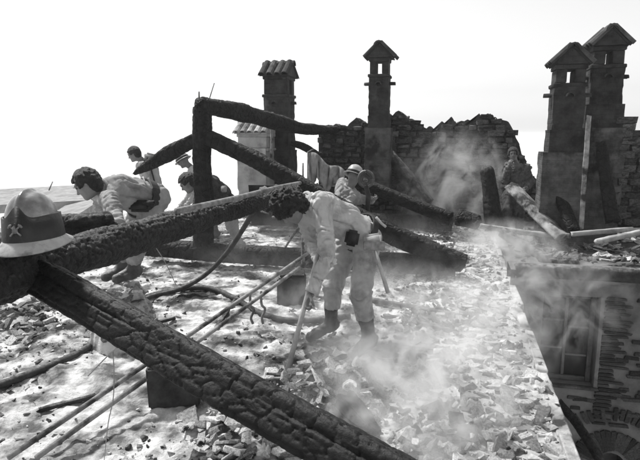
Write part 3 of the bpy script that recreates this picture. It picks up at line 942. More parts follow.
def chimney(cx, cy, z0, stages, head, label, rotz=0.0, lean=(0, 0), mat='soot', tmat='tile', pots=True, holes=1):
    """stages: list of (z_bottom, z_top, width, depth); head: dict(z, w, d, oh (opening height), ow, roof_w, roof_d, rise)"""
    root = empty('chimney', (cx, cy, z0), label, 'chimney', rotz=rotz)
    root.rotation_euler[0] = lean[0]; root.rotation_euler[1] = lean[1]
    mt = M[mat]
    for (a, b, w, d) in stages:
        nseg = max(3, int((b - a) / .05)); ne = 7
        per_ = []
        for sx0, sy0, sx1, sy1 in ((-1, -1, 1, -1), (1, -1, 1, 1), (1, 1, -1, 1), (-1, 1, -1, -1)):
            for q_ in range(ne): per_.append((sx0 + (sx1 - sx0) * q_ / ne, sy0 + (sy1 - sy0) * q_ / ne))
        per_ = np.array(per_); npz = len(per_)
        Vs = []
        for s_ in range(nseg + 1):
            zz = a + (b - a) * s_ / nseg
            P_ = np.stack([per_[:, 0] * w / 2, per_[:, 1] * d / 2, np.full(npz, zz - z0)], 1)
            nv_ = fbm(P_ * 7 + cx * 9, 3) - .5
            chip = np.where(np.abs(per_).min(1) > .98, np.clip(vnoise(P_ * 9 + 3) - .35, 0, 1), 0)
            k_ = 1 + (nv_ * .030 - chip * .035) / (w / 2)
            P_[:, :2] *= k_[:, None]; Vs.append(P_)
        Vs = np.concatenate(Vs); iv_ = np.arange(len(Vs)).reshape(nseg + 1, npz); jv_ = np.roll(iv_, -1, 1)
        fc_ = [tuple(q_) for q_ in np.stack([iv_[:-1].ravel(), jv_[:-1].ravel(), jv_[1:].ravel(), iv_[1:].ravel()], 1)] + [tuple(iv_[0][::-1]), tuple(iv_[-1])]
        mesh_obj('shaft', pymesh('shaft', Vs, fc_), M['soot2'] if (mat == 'soot' and w > head['w'] * 1.35) else mt, root)
    h = head; zb = h['z'] - z0
    w, d = h['w'], h['d']
    box('collar', -w / 2 - .035, w / 2 + .035, -d / 2 - .035, d / 2 + .035, zb - .06, zb, mt, root, jit=.004, bev=.012)
    ow = h['ow']; oh = h['oh']
    # piers with openings between them
    if holes == 1: xs = [(-w / 2, -ow / 2), (ow / 2, w / 2)]
    else: xs = [(-w / 2, -w / 2 + .09), (-w * .15, .02), (w / 2 - .10, w / 2)]
    for a, b in xs:
        box('pier', a, b, -d / 2, d / 2, zb + .001, zb + oh, mt, root, jit=.004, bev=.01)
    zt = zb + oh
    box('lintel', -w / 2 - .02, w / 2 + .02, -d / 2 - .02, d / 2 + .02, zt + .001, zt + .07, mt, root, jit=.004, bev=.01)
    zt += .07
    rw, rd, rise = h['roof_w'], h['roof_d'], h['rise']
    bm_ = bmesh.new()                                           # gable infill under the tiles
    pr = [(-rw / 2 + .02, zt), (rw / 2 - .02, zt), (0, zt + rise + .0)]
    fa_ = [bm_.verts.new((x, -rd / 2 + .03, z_)) for x, z_ in pr]; fb_ = [bm_.verts.new((x, rd / 2 - .03, z_)) for x, z_ in pr]
    bm_.faces.new(fa_[::-1]); bm_.faces.new(fb_)
    for k in range(3): bm_.faces.new((fa_[k], fa_[(k + 1) % 3], fb_[(k + 1) % 3], fb_[k]))
    mesh_obj('gable_infill', bm_mesh('gable_infill', bm_), mt, root)
    sl = math.hypot(rw / 2, rise); ang = math.atan2(rise, rw / 2)
    nt = max(3, int(round(rd / .15)))
    tr = rd / nt / 2 * 1.04
    tm = half_tile('tile', sl + .04, tr)
    tm.materials.append(M[tmat])
    for side in (1, -1):
        bmesh_slab = box('roof_board', -.5, .5, -.5, .5, -.5, .5, mt, root)
        bmesh_slab.scale = (sl, rd * .96, .03)
        bmesh_slab.location = (side * rw / 4, 0, zt + rise / 2 - .0)
        bmesh_slab.rotation_euler = (0, side * ang, 0)
        for k in range(nt):
            yy = -rd / 2 + (k + .5) * rd / nt
            o = mesh_obj('tile', tm, None, root)
            o.location = (side * (rw / 2 + .03 + random.uniform(-.02, .02)), yy, zt + .015 - .02)
            e = Euler((ang, 0, side * math.pi / 2 + random.uniform(-.03, .03)), 'XYZ')
            o.rotation_euler = e
    rm = half_tile('ridge_tile', rd * 1.06, .105, .03)
    rm.materials.append(M[tmat])
    o = mesh_obj('ridge_tile', rm, None, root, (0, -rd * .53, zt + rise - .045))
    if pots:
        zz = zb - .20
        pt = half_tile('vent_tile', .19, .07, .02)
        pt.materials.append(M[tmat])
        mesh_obj('vent_tile', pt, None, root, (w / 2 - .06, 0, zz), (0, .0, -math.pi / 2))
        mesh_obj('vent_tile', pt, None, root, (-w / 2 + .06, 0, zz), (0, .0, math.pi / 2))
        mesh_obj('vent_tile', pt, None, root, (0, -d / 2 + .08, zz), (0, 0, math.pi))
        hole = tube_mesh('vent_hole', [(0, -d / 2 + .03, zz + .01), (0, -d / 2 - .014, zz + .01)], .042, 12)
        mesh_obj('vent_hole', hole, M['core'], root)
    return root


def zat(x, y, Y): return float(onY(x, y, Y)[2])
def xat(x, y, Y): return float(onY(x, y, Y)[0])


def wpx(px, x, y, Y): return px * depth_of(onY(x, y, Y)) / FPX


# slim chimney before the stone gable
Yc = 11.2
w = wpx(20, 380, 95, Yc)
chimney(xat(379, 130, Yc), Yc, zat(370, 190, Yc), [(zat(370, 190, Yc), zat(378, 128, Yc), w * 1.28, w * 1.3), (zat(378, 128, Yc), zat(380, 116, Yc), w * 1.05, w * 1.05), (zat(380, 116, Yc), zat(380, 76, Yc), w * .98, w * .98)],
        dict(z=zat(380, 75, Yc), w=w * .9, d=w * .9, ow=w * .30, oh=wpx(12, 380, 70, Yc), roof_w=wpx(26, 380, 55, Yc), roof_d=w * 1.35, rise=wpx(13, 380, 50, Yc)),
        'slim dark chimney with gabled tile cap standing before the stone gable')
# the left pair: a tall one and a low one with a broad pale base
Yc = 11.4
w = wpx(25, 280, 110, Yc)
chimney(xat(280, 150, Yc), Yc, zat(280, 205, Yc), [(zat(280, 205, Yc), zat(280, 150, Yc), w * 1.2, w * 1.1), (zat(280, 150, Yc), zat(280, 95, Yc), w, w)],
        dict(z=zat(280, 95, Yc), w=w * .98, d=w * .95, ow=w * .30, oh=wpx(14, 280, 90, Yc), roof_w=w * 1.4, roof_d=w * 1.22, rise=wpx(13, 280, 72, Yc)),
        'tall dark chimney behind the ridge beam, tile cap sloping to the front', rotz=math.pi / 2, holes=1)
Yc = 10.9
w = wpx(33, 256, 150, Yc)
chimney(xat(257, 150, Yc), Yc, zat(257, 212, Yc), [(zat(257, 212, Yc), zat(257, 148, Yc), w * 1.0, w * .9)],
        dict(z=zat(257, 148, Yc), w=w * .82, d=w * .9, ow=w * .3, oh=wpx(11, 257, 142, Yc), roof_w=w * 1.1, roof_d=w * 1.05, rise=wpx(11, 257, 130, Yc)),
        'low pale plastered chimney with tile cap left of the tall one', rotz=math.pi / 2, mat='plaster', tmat='tile_pale', pots=False, holes=1)
# the right pair
Yc = 9.35
w = wpx(30, 568, 110, Yc)
chimney(xat(563, 150, Yc), Yc, -.1, [(-.1, zat(565, 152, Yc), w * 1.42, w * 1.2), (zat(565, 152, Yc), zat(567, 130, Yc), w * 1.08, w * 1.05), (zat(567, 130, Yc), zat(569, 84, Yc), w * .97, w * .97)],
        dict(z=zat(569, 84, Yc), w=w * .90, d=w * .88, ow=w * .25, oh=wpx(13, 569, 78, Yc), roof_w=wpx(32, 568, 60, Yc), roof_d=w * 1.3, rise=wpx(16, 568, 55, Yc)),
        'shorter dark chimney with gabled cap of the right-hand pair', mat='soot')
Yc = 9.75
w = wpx(31, 601, 90, Yc)
c4 = chimney(xat(598, 150, Yc), Yc, -.1, [(-.1, zat(598, 128, Yc), w * 1.30, w * 1.2), (zat(598, 128, Yc), zat(599, 105, Yc), w * 1.12, w * 1.1), (zat(599, 105, Yc), zat(603, 66, Yc), w * .97, w * .97)],
             dict(z=zat(603, 66, Yc), w=w * .88, d=w * .88, ow=w * .20, oh=wpx(13, 603, 60, Yc), roof_w=wpx(32, 603, 40, Yc), roof_d=w * 1.3, rise=wpx(16, 603, 38, Yc)),
             'tallest dark chimney with gabled cap at the far right', mat='soot')
# pale plank stood between the two right chimneys, and the broken masonry at the right edge
beam('pale_plank', [onY(581, 229, 8.85), onY(585, 170, 8.85), onY(589, 116, 8.85)], [.034, .034, .034], M['plank'],
     'pale upright board standing between the two right-hand chimneys', 'plank', square=6, res=.03, crack=.003, cell=.1, seed=61, flat=.45)
ruin = empty('broken_masonry', onY(628, 222, 9.6), 'stump of broken layered brickwork at the right edge beside the tallest chimney', 'wall')
rbz = np.array(ruin.location)
for r_ in range(17):
    zz = rbz[2] + .02 + r_ * .105
    x0_ = xat(612, 200, 9.6) + random.uniform(-.05, .05); x1_ = xat(645, 200, 9.6) - max(0, r_ - 9) * .07
    x = x0_
    while x < x1_:
        w_ = random.uniform(.14, .30)
        mesh_obj('brick', random.choice(WALLST), M['soot'], ruin, (x + w_ / 2 - rbz[0], random.uniform(-.05, .05), zz - rbz[2]), (0, random.uniform(-.05, .05), random.uniform(-.08, .08)), (w_ * 1.08, .30, .125))
        x += w_ + .008

box('core', xat(612, 200, 9.6) - rbz[0], xat(650, 200, 9.6) - rbz[0] - .1, .02, .4, -.1, 1.05, M['core'], ruin, jit=.03)
# ================================================================== far roofs at the left
nb = empty('neighbour_house', dep(30, 230, 24), 'pale neighbouring house roofs seen beyond the attic behind the helmet', 'house')
nbl = np.array(nb.location)
def roof_slab(name, pxs, th=.35):
    bm_ = bmesh.new()
    top_ = [bm_.verts.new(np.array(dep(x, y, d)) - nbl) for x, y, d in pxs]
    bot_ = [bm_.verts.new(np.array(v.co) - np.array([0, 0, th])) for v in top_]
    bm_.faces.new(top_); bm_.faces.new(bot_[::-1])
    for k in range(len(top_)): bm_.faces.new((top_[k], bot_[k], bot_[(k + 1) % len(top_)], top_[(k + 1) % len(top_)]))
    return mesh_obj(name, bm_mesh(name, bm_), M['rooffar'], nb)
roof_slab('roof', [(-40, 191, 27), (78, 185, 27), (90, 200, 23), (-40, 207, 22)])
roof_slab('roof', [(40, 222, 18), (74, 217, 18), (108, 195, 23), (66, 205, 23)])
bm = bmesh.new()
box_bm(bm, -6, 2.2, 1.5, 4.6, -12.0 - nbl[2], -.9)
mesh_obj('wall', bm_mesh('wall', bm), M['base'], nb)

# ================================================================== PEOPLE: bodies as smooth blended volumes, clothes as shells over them


def surfnet(fn, lo, hi, res):
    lo = np.asarray(lo, float); hi = np.asarray(hi, float)
    n = np.maximum(4, np.ceil((hi - lo) / res).astype(int) + 1)
    ax = [lo[k] + np.arange(n[k]) * res for k in range(3)]
    G = np.stack(np.meshgrid(*ax, indexing='ij'), -1).reshape(-1, 3)
    st_ = 4
    ci_ = [np.minimum(np.arange(0, n[k] + st_, st_), n[k] - 1) for k in range(3)]
    CG = np.stack(np.meshgrid(*[ax[k][ci_[k]] for k in range(3)], indexing='ij'), -1).reshape(-1, 3)
    cd_ = fn(CG).reshape([len(c) for c in ci_])
    near = [np.minimum((np.arange(n[k]) + st_ // 2) // st_, len(ci_[k]) - 1) for k in range(3)]
    d = cd_[np.ix_(*near)].ravel()
    sel = np.where(np.abs(d) < 5.5 * res)[0]
    for a in range(0, len(sel), 300000): d[sel[a:a + 300000]] = fn(G[sel[a:a + 300000]])
    d = d.reshape(n)
    s = d < 0
    corners = [(a, b, c) for a in (0, 1) for b in (0, 1) for c in (0, 1)]
    sl = lambda A, c: A[c[0]:n[0] - 1 + c[0], c[1]:n[1] - 1 + c[1], c[2]:n[2] - 1 + c[2]]
    anyc = np.zeros(n - 1, bool); allc = np.ones(n - 1, bool)
    for c in corners: anyc |= sl(s, c); allc &= sl(s, c)
    mask = anyc & ~allc
    idx = np.full(n - 1, -1); idx[mask] = np.arange(mask.sum())
    cells = np.argwhere(mask)
    dv = {c: sl(d, c)[mask] for c in corners}
    acc = np.zeros((len(cells), 3)); cnt_ = np.zeros(len(cells))
    for c in corners:
        for k in range(3):
            if c[k] == 0:
                c2 = list(c); c2[k] = 1; c2 = tuple(c2)
                da, db = dv[c], dv[c2]
                m = (da < 0) != (db < 0)
                t = np.where(m, da / np.where(m, da - db, 1), 0)
                p_ = np.tile(np.array(c, float), (len(cells), 1)); p_[:, k] = t
                acc += p_ * m[:, None]; cnt_ += m
    V = lo + (cells + acc / np.maximum(cnt_, 1)[:, None]) * res
    Q = []
    for k in range(3):
        a, b = (k + 1) % 3, (k + 2) % 3
        s0 = [slice(1, n[q] - 1) for q in range(3)]; s0[k] = slice(0, n[k] - 1)
        s1 = list(s0); s1[k] = slice(1, n[k])
        A0_ = s[tuple(s0)]; A1_ = s[tuple(s1)]
        e = np.argwhere(A0_ != A1_)
        if len(e) == 0: continue
        flip = A0_[tuple(e.T)]
        e = e + np.array([0 if q == k else 1 for q in range(3)])
        def ci(da, db):
            g = e.copy(); g[:, a] -= da; g[:, b] -= db
            return idx[tuple(g.T)]
        q_ = np.stack([ci(1, 1), ci(0, 1), ci(0, 0), ci(1, 0)], 1)
        q_ = np.where(flip[:, None], q_, q_[:, ::-1])
        Q.append(q_)
    Q = np.concatenate(Q)
    Q = Q[(Q >= 0).all(1)]
    return V, Q


def smin(a, b, k):
    h = np.clip(.5 + .5 * (b - a) / k, 0, 1)
    return b + (a - b) * h - k * h * (1 - h)


def cone(p, a, b, ra, rb):
    ab = b - a
    t = np.clip(((p - a) @ ab) / max(ab @ ab, 1e-9), 0, 1)
    return np.linalg.norm(p - a - t[:, None] * ab, axis=1) - (ra + (rb - ra) * t)


def ell(p, c, ax, r):
    q_ = (p - c) @ np.stack(ax).T / np.asarray(r)
    k0 = np.linalg.norm(q_, axis=1)
    k1 = np.linalg.norm(q_ / np.asarray(r), axis=1) + 1e-9
    return k0 * (k0 - 1) / k1


def unit(v): v = np.asarray(v, float); return v / (np.linalg.norm(v) + 1e-12)


def relax(V, Q, it=2):
    for _ in range(it):
        A_ = np.zeros_like(V); c_ = np.zeros(len(V))
        for k in range(4):
            i_, j_ = Q[:, k], Q[:, (k + 1) % 4]
            np.add.at(A_, i_, V[j_]); np.add.at(A_, j_, V[i_]); np.add.at(c_, i_, 1); np.add.at(c_, j_, 1)
        V = .5 * V + .5 * A_ / np.maximum(c_, 1)[:, None]
    return V


def vnorm(V, Q):
    n_ = np.cross(V[Q[:, 2]] - V[Q[:, 0]], V[Q[:, 3]] - V[Q[:, 1]])
    N = np.zeros_like(V)
    for k in range(4): np.add.at(N, Q[:, k], n_)
    return N / (np.linalg.norm(N, axis=1)[:, None] + 1e-12)


def sdf_obj(name, fn, lo, hi, res, mat, parent, fold=None, sm=1, limbs=None, frame=None):
    V, Q = surfnet(fn, lo, hi, res)
    if len(V) == 0: return None
    V = relax(V, Q, sm)
    if fold:
        N = vnorm(V, Q)
        for (amp, fr_, stre) in fold:
            w_ = V * fr_ * np.asarray(stre)
            warp = np.stack([vnoise(w_ * .5 + 7), vnoise(w_ * .5 + 19), vnoise(w_ * .5 + 33)], 1) * 1.8
            nn_ = vnoise(w_ + warp) * .75 + vnoise(w_ * 1.9 + warp) * .25
            r_ = -np.exp(-((nn_ - .5) / .075) ** 2) + .5 * (vnoise(w_ * .6 + 60) - .5)
            V = V + N * (amp * r_)[:, None]
    if limbs:                                   # bunched folds round sleeves and trouser legs, deepest at the joints
        N = vnorm(V, Q)
        best = np.full(len(V), 9.0); dd_ = np.zeros(len(V))
        for k, (a, b, wl_, am, ref_) in enumerate(limbs):
            ab = b - a; L_ = np.linalg.norm(ab); t = ((V - a) @ ab) / (L_ * L_); tc_ = np.clip(t, 0, 1)
            off_ = V - a - tc_[:, None] * ab; dist = np.linalg.norm(off_, axis=1)
            near_ = dist < best
            best = np.where(near_, dist, best)
            ax_ = ab / L_; e1 = np.cross(ax_, ref_); e1 /= np.linalg.norm(e1) + 1e-9; e2 = np.cross(ax_, e1)
            ang_ = np.arctan2(off_ @ e2, off_ @ e1)
            ph_ = tc_ * L_ / wl_ + .75 * np.sin(ang_ + k) + .4 * np.sin(2 * ang_ + 2.1 * k) + 3.0 * vnoise(V * 6 + k * 5)
            rid = np.abs((ph_ % 1) * 2 - 1)                       # sharp valleys, soft crests
            rid = rid ** .7
            wgt = np.clip(.25 + 1.1 * np.maximum(np.exp(-((1 - tc_) * L_ / .13) ** 2), .8 * np.exp(-(tc_ * L_ / .10) ** 2)), 0, 1.1) * (.45 + 1.1 * vnoise(V * 5 + 11 * k))
            dd_ = np.where(near_, am * .58 * (rid - .55) * wgt, dd_)
        V = V + N * (dd_ * (best < .16))[:, None]
    if frame:                                   # long drag folds on the trunk
        N = vnorm(V, Q); c0, sp_, la_, fr2, am = frame
        q_ = V - c0
        uvw = np.stack([q_ @ sp_ * 3.0 + 1.2 * (q_ @ la_) * 3, q_ @ la_ * 13, q_ @ fr2 * 13], 1)
        uvw = uvw + 1.3 * vnoise(V * 6)[:, None]
        n_a = vnoise(uvw); n_b = vnoise(uvw * np.array([1.6, .8, .8]) + 40)
        r_ = -np.exp(-((n_a - .5) / .07) ** 2) - .7 * np.exp(-((n_b - .5) / .06) ** 2) + .8 * (vnoise(uvw * .5 + 20) - .5)
        V = V + N * (am * .55 * r_ * (.3 + 1.1 * vnoise(V * 4 + 9)))[:, None]
    V = V - np.array(parent.location)
    return mesh_obj(name, npmesh(name, V, Q), mat, parent)


def hand_sdf(curl, spread=1.0):
    """hand in its own frame: wrist at 0, fingers along +X, palm facing -Z, thumb on +Y; returns a distance function"""
    prims = []
    A3 = lambda *v: np.array(v, float)
    prims.append(('e', A3(.045, 0, 0), (.055, .042, .016)))
    prims.append(('c', A3(-.03, 0, 0), A3(.02, 0, 0), .026, .026))
    lens = [.070, .080, .074, .058]
    for k in range(4):
        y = (.030 - .020 * k) * spread
        p_ = A3(.082 - .004 * abs(k - 1), y, 0); a = curl * .35
        segs = [lens[k] * .48, lens[k] * .30, lens[k] * .24]
        r_ = .0095
        for sgm in segs:
            q_ = p_ + sgm * A3(math.cos(a), .06 * (1.5 - k), -math.sin(a))
            prims.append(('c', p_.copy(), q_.copy(), r_, r_ * .92)); p_ = q_; r_ *= .92; a += curl * .85
    t0 = A3(.012, .032, -.006); t1 = A3(.045, .062, -.02 - .02 * curl); t2 = A3(.072, .058 - .02 * curl, -.03 - .03 * curl)
    prims += [('c', t0, t1, .014, .012), ('c', t1, t2, .0115, .009)]

    def fn(p):
        d = None
        for q_ in prims:
            x = ell(p, q_[1], (A3(1, 0, 0), A3(0, 1, 0), A3(0, 0, 1)), q_[2]) if q_[0] == 'e' else cone(p, *q_[1:])
            d = x if d is None else smin(d, x, .008)
        return d
    return fn


_V, _Q = surfnet(hand_sdf(1.25), (-.07, -.07, -.13), (.19, .10, .05), .0045)
HAND_GRIP = npmesh('hand_grip', relax(_V, _Q, 1), _Q); HAND_GRIP.materials.append(M['skin'])
_V, _Q = surfnet(hand_sdf(.40, 1.1), (-.07, -.07, -.13), (.21, .10, .05), .0045)
HAND_OPEN = npmesh('hand_open', relax(_V, _Q, 1), _Q); HAND_OPEN.materials.append(M['skin'])


def put_hand(root, wrist, fwd, palm, left, grip=True, s=1.0, glove=None):
    x = unit(fwd); z = -unit(palm); z = unit(z - (z @ x) * x); y = np.cross(z, x)
    me_ = HAND_GRIP if grip else HAND_OPEN
    if glove: me_ = me_.copy(); me_.materials.clear(); me_.materials.append(M[glove])
    o = mesh_obj('hand', me_, None, root)
    sy = 1 if left else -1
    m_ = Matrix(((x[0], y[0] * sy, z[0], 0), (x[1], y[1] * sy, z[1], 0), (x[2], y[2] * sy, z[2], 0), (0, 0, 0, 1)))
    o.matrix_local = Matrix.Translation(Vector(np.asarray(wrist) - np.array(root.location))) @ m_ @ Matrix.Scale(s, 4)
    return o


def person(label, J, mats, res=.012, s=1.0, hair=True, hand=('grip', 'grip'), palms=None, head_r=1.0, curly=.010, boots_top=.55, group=None, shirt_hem=-.06, fat=1.0, hairlen=0.0, fringe=0.0):
    """J: joints in the world. pelvis, neck, head, face (direction), up (head up), lat (left direction of the trunk),
       el/er elbows, wl/wr wrists, kl/kr knees, al/ar ankles, tl/tr toes; optional sl/sr shoulders, hl/hr hips"""
    J = {k: np.asarray(v, float) for k, v in J.items()}
    lat = unit(J['lat'])
    pel, nk, hd = J['pelvis'], J['neck'], J['head']
    spine = unit(nk - pel); lat = unit(lat - (lat @ spine) * spine)
    front = np.cross(lat, spine)                       # lat = the person's left, spine up -> front
    front = unit(front)
    sh0 = nk - spine * .055 * s
    slh = J.get('sl', sh0 + lat * .175 * s); srh = J.get('sr', sh0 - lat * .175 * s)
    hl = J.get('hl', pel + lat * .09 * s - spine * .03); hr = J.get('hr', pel - lat * .09 * s - spine * .03)
    base = np.array([pel[0], pel[1], min(J['al'][2], J['ar'][2]) - .08])
    root = empty('person', base, label, 'person', group)
    pts = np.array([v for k, v in J.items() if k not in ('lat', 'face', 'up', 'palm')] + [slh, srh])
    lo = pts.min(0) - .22; hi = pts.max(0) + .22
    f = unit(J['face']); u = J['up'] - (J['up'] @ f) * f; u = unit(u); l = np.cross(u, f)   # l = person's left
    hs = s * head_r
    mid = pel + (nk - pel) * .35 - front * .02 * s
    chest = pel + (nk - pel) * .72 - front * .012 * s

    def torso(p, o=0.0):
        d = cone(p, pel, mid, .125 * s * fat + o, .122 * s * fat + o)
        d = smin(d, cone(p, mid, chest, .122 * s * fat + o, .125 * s + o), .05)
        d = smin(d, cone(p, chest + lat * .06 * s, chest - lat * .06 * s, .115 * s + o, .115 * s + o), .06)
        d = smin(d, cone(p, slh * .96 + sh0 * .04, srh * .96 + sh0 * .04, .066 * s + o, .066 * s + o), .09)
        d = smin(d, cone(p, hl, hr, .105 * s + o, .105 * s + o), .07)
        d = smin(d, cone(p, mid + lat * .05 * s, mid - lat * .05 * s, .105 * s * fat + o, .105 * s * fat + o), .05)
        return d

    def arm(p, sh, e, w, o=0.0, o2=None):
        o2 = o if o2 is None else o2
        return smin(cone(p, sh, e, .056 * s + o, .043 * s + o2), cone(p, e, w, .043 * s + o2, .030 * s + o2), .03)

    def leg(p, h, k, a, o=0.0, o2=None):
        o2 = o if o2 is None else o2
        return smin(cone(p, h, k, .090 * s + o, .060 * s + o2), cone(p, k, a, .058 * s + o2, .042 * s + o2), .04)

    def foot(p, a, t, o=0.0):
        heel = a - unit(t - a) * .05 * s
        d = smin(cone(p, a, t, .045 * s + o, .036 * s + o), cone(p, a, heel + np.array([0, 0, -.01]), .045 * s + o, .036 * s + o), .03)
        return d

    def headf(p):
        d = ell(p, hd + u * .018 * hs - f * .008 * hs, (f, l, u), (.098 * hs, .076 * hs, .100 * hs))
        d = smin(d, ell(p, hd + f * .030 * hs - u * .050 * hs, (f, l, u), (.062 * hs, .054 * hs, .072 * hs)), .03 * hs)
        d = smin(d, cone(p, hd + f * .070 * hs - u * .098 * hs, hd + f * .066 * hs - u * .096 * hs, .020 * hs, .02 * hs), .02)
        d = smin(d, cone(p, hd + f * .090 * hs + u * .008 * hs, hd + f * .105 * hs - u * .028 * hs, .008 * hs, .013 * hs), .012 * hs)
        d = smin(d, cone(p, hd + f * .088 * hs + u * .026 * hs + l * .03 * hs, hd + f * .088 * hs + u * .026 * hs - l * .03 * hs, .012 * hs, .012 * hs), .014 * hs)
        for sd in (1, -1):
            d = smin(d, ell(p, hd + l * sd * .078 * hs - f * .008 * hs - u * .012 * hs, (f, l, u), (.019 * hs, .010 * hs, .032 * hs)), .008)
            e_ = np.linalg.norm(p - (hd + f * .100 * hs + l * sd * .031 * hs + u * .006 * hs), axis=1) - .017 * hs
            d = -smin(-d, e_, .012 * hs)
        m_ = cone(p, hd + f * .100 * hs - u * .060 * hs + l * .022 * hs, hd + f * .100 * hs - u * .060 * hs - l * .022 * hs, .005 * hs, .005 * hs)
        d = -smin(-d, m_, .008 * hs)
        nb_ = hd - u * .055 * hs - f * .025 * hs
        return smin(d, cone(p, nk - spine * .02, nb_, .060 * s, .054 * s), .03)

    def body(p):
        d = torso(p, -.020)
        for sh, e, w in ((slh, J['el'], J['wl']), (srh, J['er'], J['wr'])): d = smin(d, arm(p, sh, e, w, -.010, -.006), .05)
        for h_, k_, a_ in ((hl, J['kl'], J['al']), (hr, J['kr'], J['ar'])): d = smin(d, leg(p, h_, k_, a_, -.014), .05)
        for a_, t_ in ((J['al'], J['tl']), (J['ar'], J['tr'])): d = smin(d, foot(p, a_, t_), .03)
        return smin(d, headf(p), .03)
    bo = sdf_obj('body', body, lo, hi, res * .8, M['skin'], root, sm=0)
    hem = pel + spine * shirt_hem * s
    wcut = lambda p: (p - hem) @ (-spine)

    def jacket(p):
        d = torso(p, .024 * s)
        c_ = cone(p, nk - spine * .03 * s, nk + spine * .035 * s, .078 * s, .070 * s)        # collar
        d = smin(d, c_, .03)
        hem_ = cone(p, hem + lat * .05 * s, hem - lat * .05 * s, .142 * s, .142 * s)             # the loose hem
        d = smin(d, hem_, .04)
        d = np.maximum(d, wcut(p))
        d = np.maximum(d, (p - (nk + spine * .035 * s)) @ spine)
        for sh, e, w in ((slh, J['el'], J['wl']), (srh, J['er'], J['wr'])):
            a_ = arm(p, sh, e, w, .024 * s, .027 * s)
            fw_ = unit(w - e)
            a_ = np.maximum(a_, (p - (w - fw_ * .02 * s)) @ fw_)
            d = smin(d, a_, .06)
        return d
    sdf_obj('jacket', jacket, lo, hi, res, M[mats['top']], root, fold=[(.010 * s, 5.0, (1.2, 1.2, .7)), (.003 * s, 34.0, (1, 1, 1))], sm=1,
            limbs=[(slh, J['el'], .060 * s, .024 * s, front), (J['el'], J['wl'], .050 * s, .024 * s, front), (srh, J['er'], .060 * s, .024 * s, front), (J['er'], J['wr'], .050 * s, .024 * s, front)],
            frame=(pel, spine, lat, front, .034 * s))

    # turned-down collar round the neck, open at the throat
    ring_ = []
    for t in np.linspace(-2.5, 2.5, 22):
        dv_ = -front * math.cos(t) + lat * math.sin(t)
        ring_.append(nk + spine * (.030 - .035 * abs(t) / 2.5) * s + dv_ * (.078 + .012 * abs(t) / 2.5) * s - base)
    mesh_obj('collar', tube_mesh('collar', ring_, .017 * s, 8), M[mats['top']], root)
    for w_, e_ in ((J['wl'], J['el']), (J['wr'], J['er'])):
        ax_ = unit(w_ - e_)
        mesh_obj('cuff', tube_mesh('cuff', [w_ - ax_ * .055 * s - base, w_ - ax_ * .035 * s - base, w_ - ax_ * .012 * s - base], [.056 * s, .060 * s, .057 * s], 14), M[mats['top']], root)

    def trousers(p):
        d = smin(cone(p, pel + spine * .10 * s, pel, .132 * s * fat, .138 * s), cone(p, hl, hr, .122 * s, .122 * s), .06)
        for h_, k_, a_ in ((hl, J['kl'], J['al']), (hr, J['kr'], J['ar'])):
            g = leg(p, h_, k_, a_, .026 * s, .034 * s)
            ax_ = unit(a_ - k_)
            g = np.maximum(g, (p - (k_ + (a_ - k_) * (boots_top + .06))) @ ax_)
            d = smin(d, g, .05)
        d = np.maximum(d, (p - (pel + spine * .13 * s)) @ spine)
        return d
    sdf_obj('trousers', trousers, lo, hi, res, M[mats['legs']], root, fold=[(.012 * s, 5.0, (1.3, 1.3, .6)), (.003 * s, 32.0, (1, 1, 1))], sm=1,
            limbs=[(hl, J['kl'], .085 * s, .030 * s, front), (J['kl'], J['al'], .065 * s, .030 * s, front), (hr, J['kr'], .085 * s, .030 * s, front), (J['kr'], J['ar'], .065 * s, .030 * s, front)])
    for k_, a_, t_ in ((J['kl'], J['al'], J['tl']), (J['kr'], J['ar'], J['tr'])):
        def boot(p, k_=k_, a_=a_, t_=t_):
            c0 = k_ + (a_ - k_) * boots_top
            d = cone(p, c0, a_, .070 * s, .054 * s)
            d = np.maximum(d, (p - c0) @ (-unit(a_ - k_)))
            d = smin(d, foot(p, a_, t_, .014 * s), .03)
            return np.maximum(d, (min(a_[2], t_[2]) - .055 * s) - p[:, 2])
        q_ = np.array([k_, a_, t_])
        sdf_obj('boot', boot, q_.min(0) - .16, q_.max(0) + .16, res, M[mats.get('boots', 'rubber')], root, fold=[(.006, 14, (1, 1, 1))], sm=1)
    if hair:
        def hairf(p):
            d = ell(p, hd + u * .024 * hs - f * .012 * hs, (f, l, u), (.112 * hs, .090 * hs, .112 * hs))
            d = smin(d, ell(p, hd - f * .055 * hs - u * .03 * hs, (f, l, u), (.055 * hs, .070 * hs, (.075 + hairlen) * hs)), .03)
            q_ = (p - hd)
            a_ = q_ @ f; b_ = q_ @ u
            face_ = np.maximum((.040 * hs + .25 * np.abs(q_ @ l)) - a_, b_ - ((.074 - fringe) * hs - .25 * np.abs(q_ @ l)))      # inside the face region: negative
            side_ = np.maximum(np.maximum(.004 - a_ - .02 * hs, b_ + .012 * hs), -.2)
            face_ = face_ + .022 * (vnoise(p * 70) - .5); side_ = side_ + .016 * (vnoise(p * 80) - .5)
            d = np.maximum(d, -face_)
            d = np.maximum(d, -side_)
            d = d - curly * .7 + curly * (vnoise(p * 48) - .5) * 1.7 + curly * .5 * (vnoise(p * 110) - .5) * 2 + .006 * (vnoise(p * np.array([150, 150, 60])) - .5)
            return d
        sdf_obj('hair', hairf, hd - .2 * hs, hd + .2 * hs, min(res * .6, .007), M['hair'], root, sm=0)
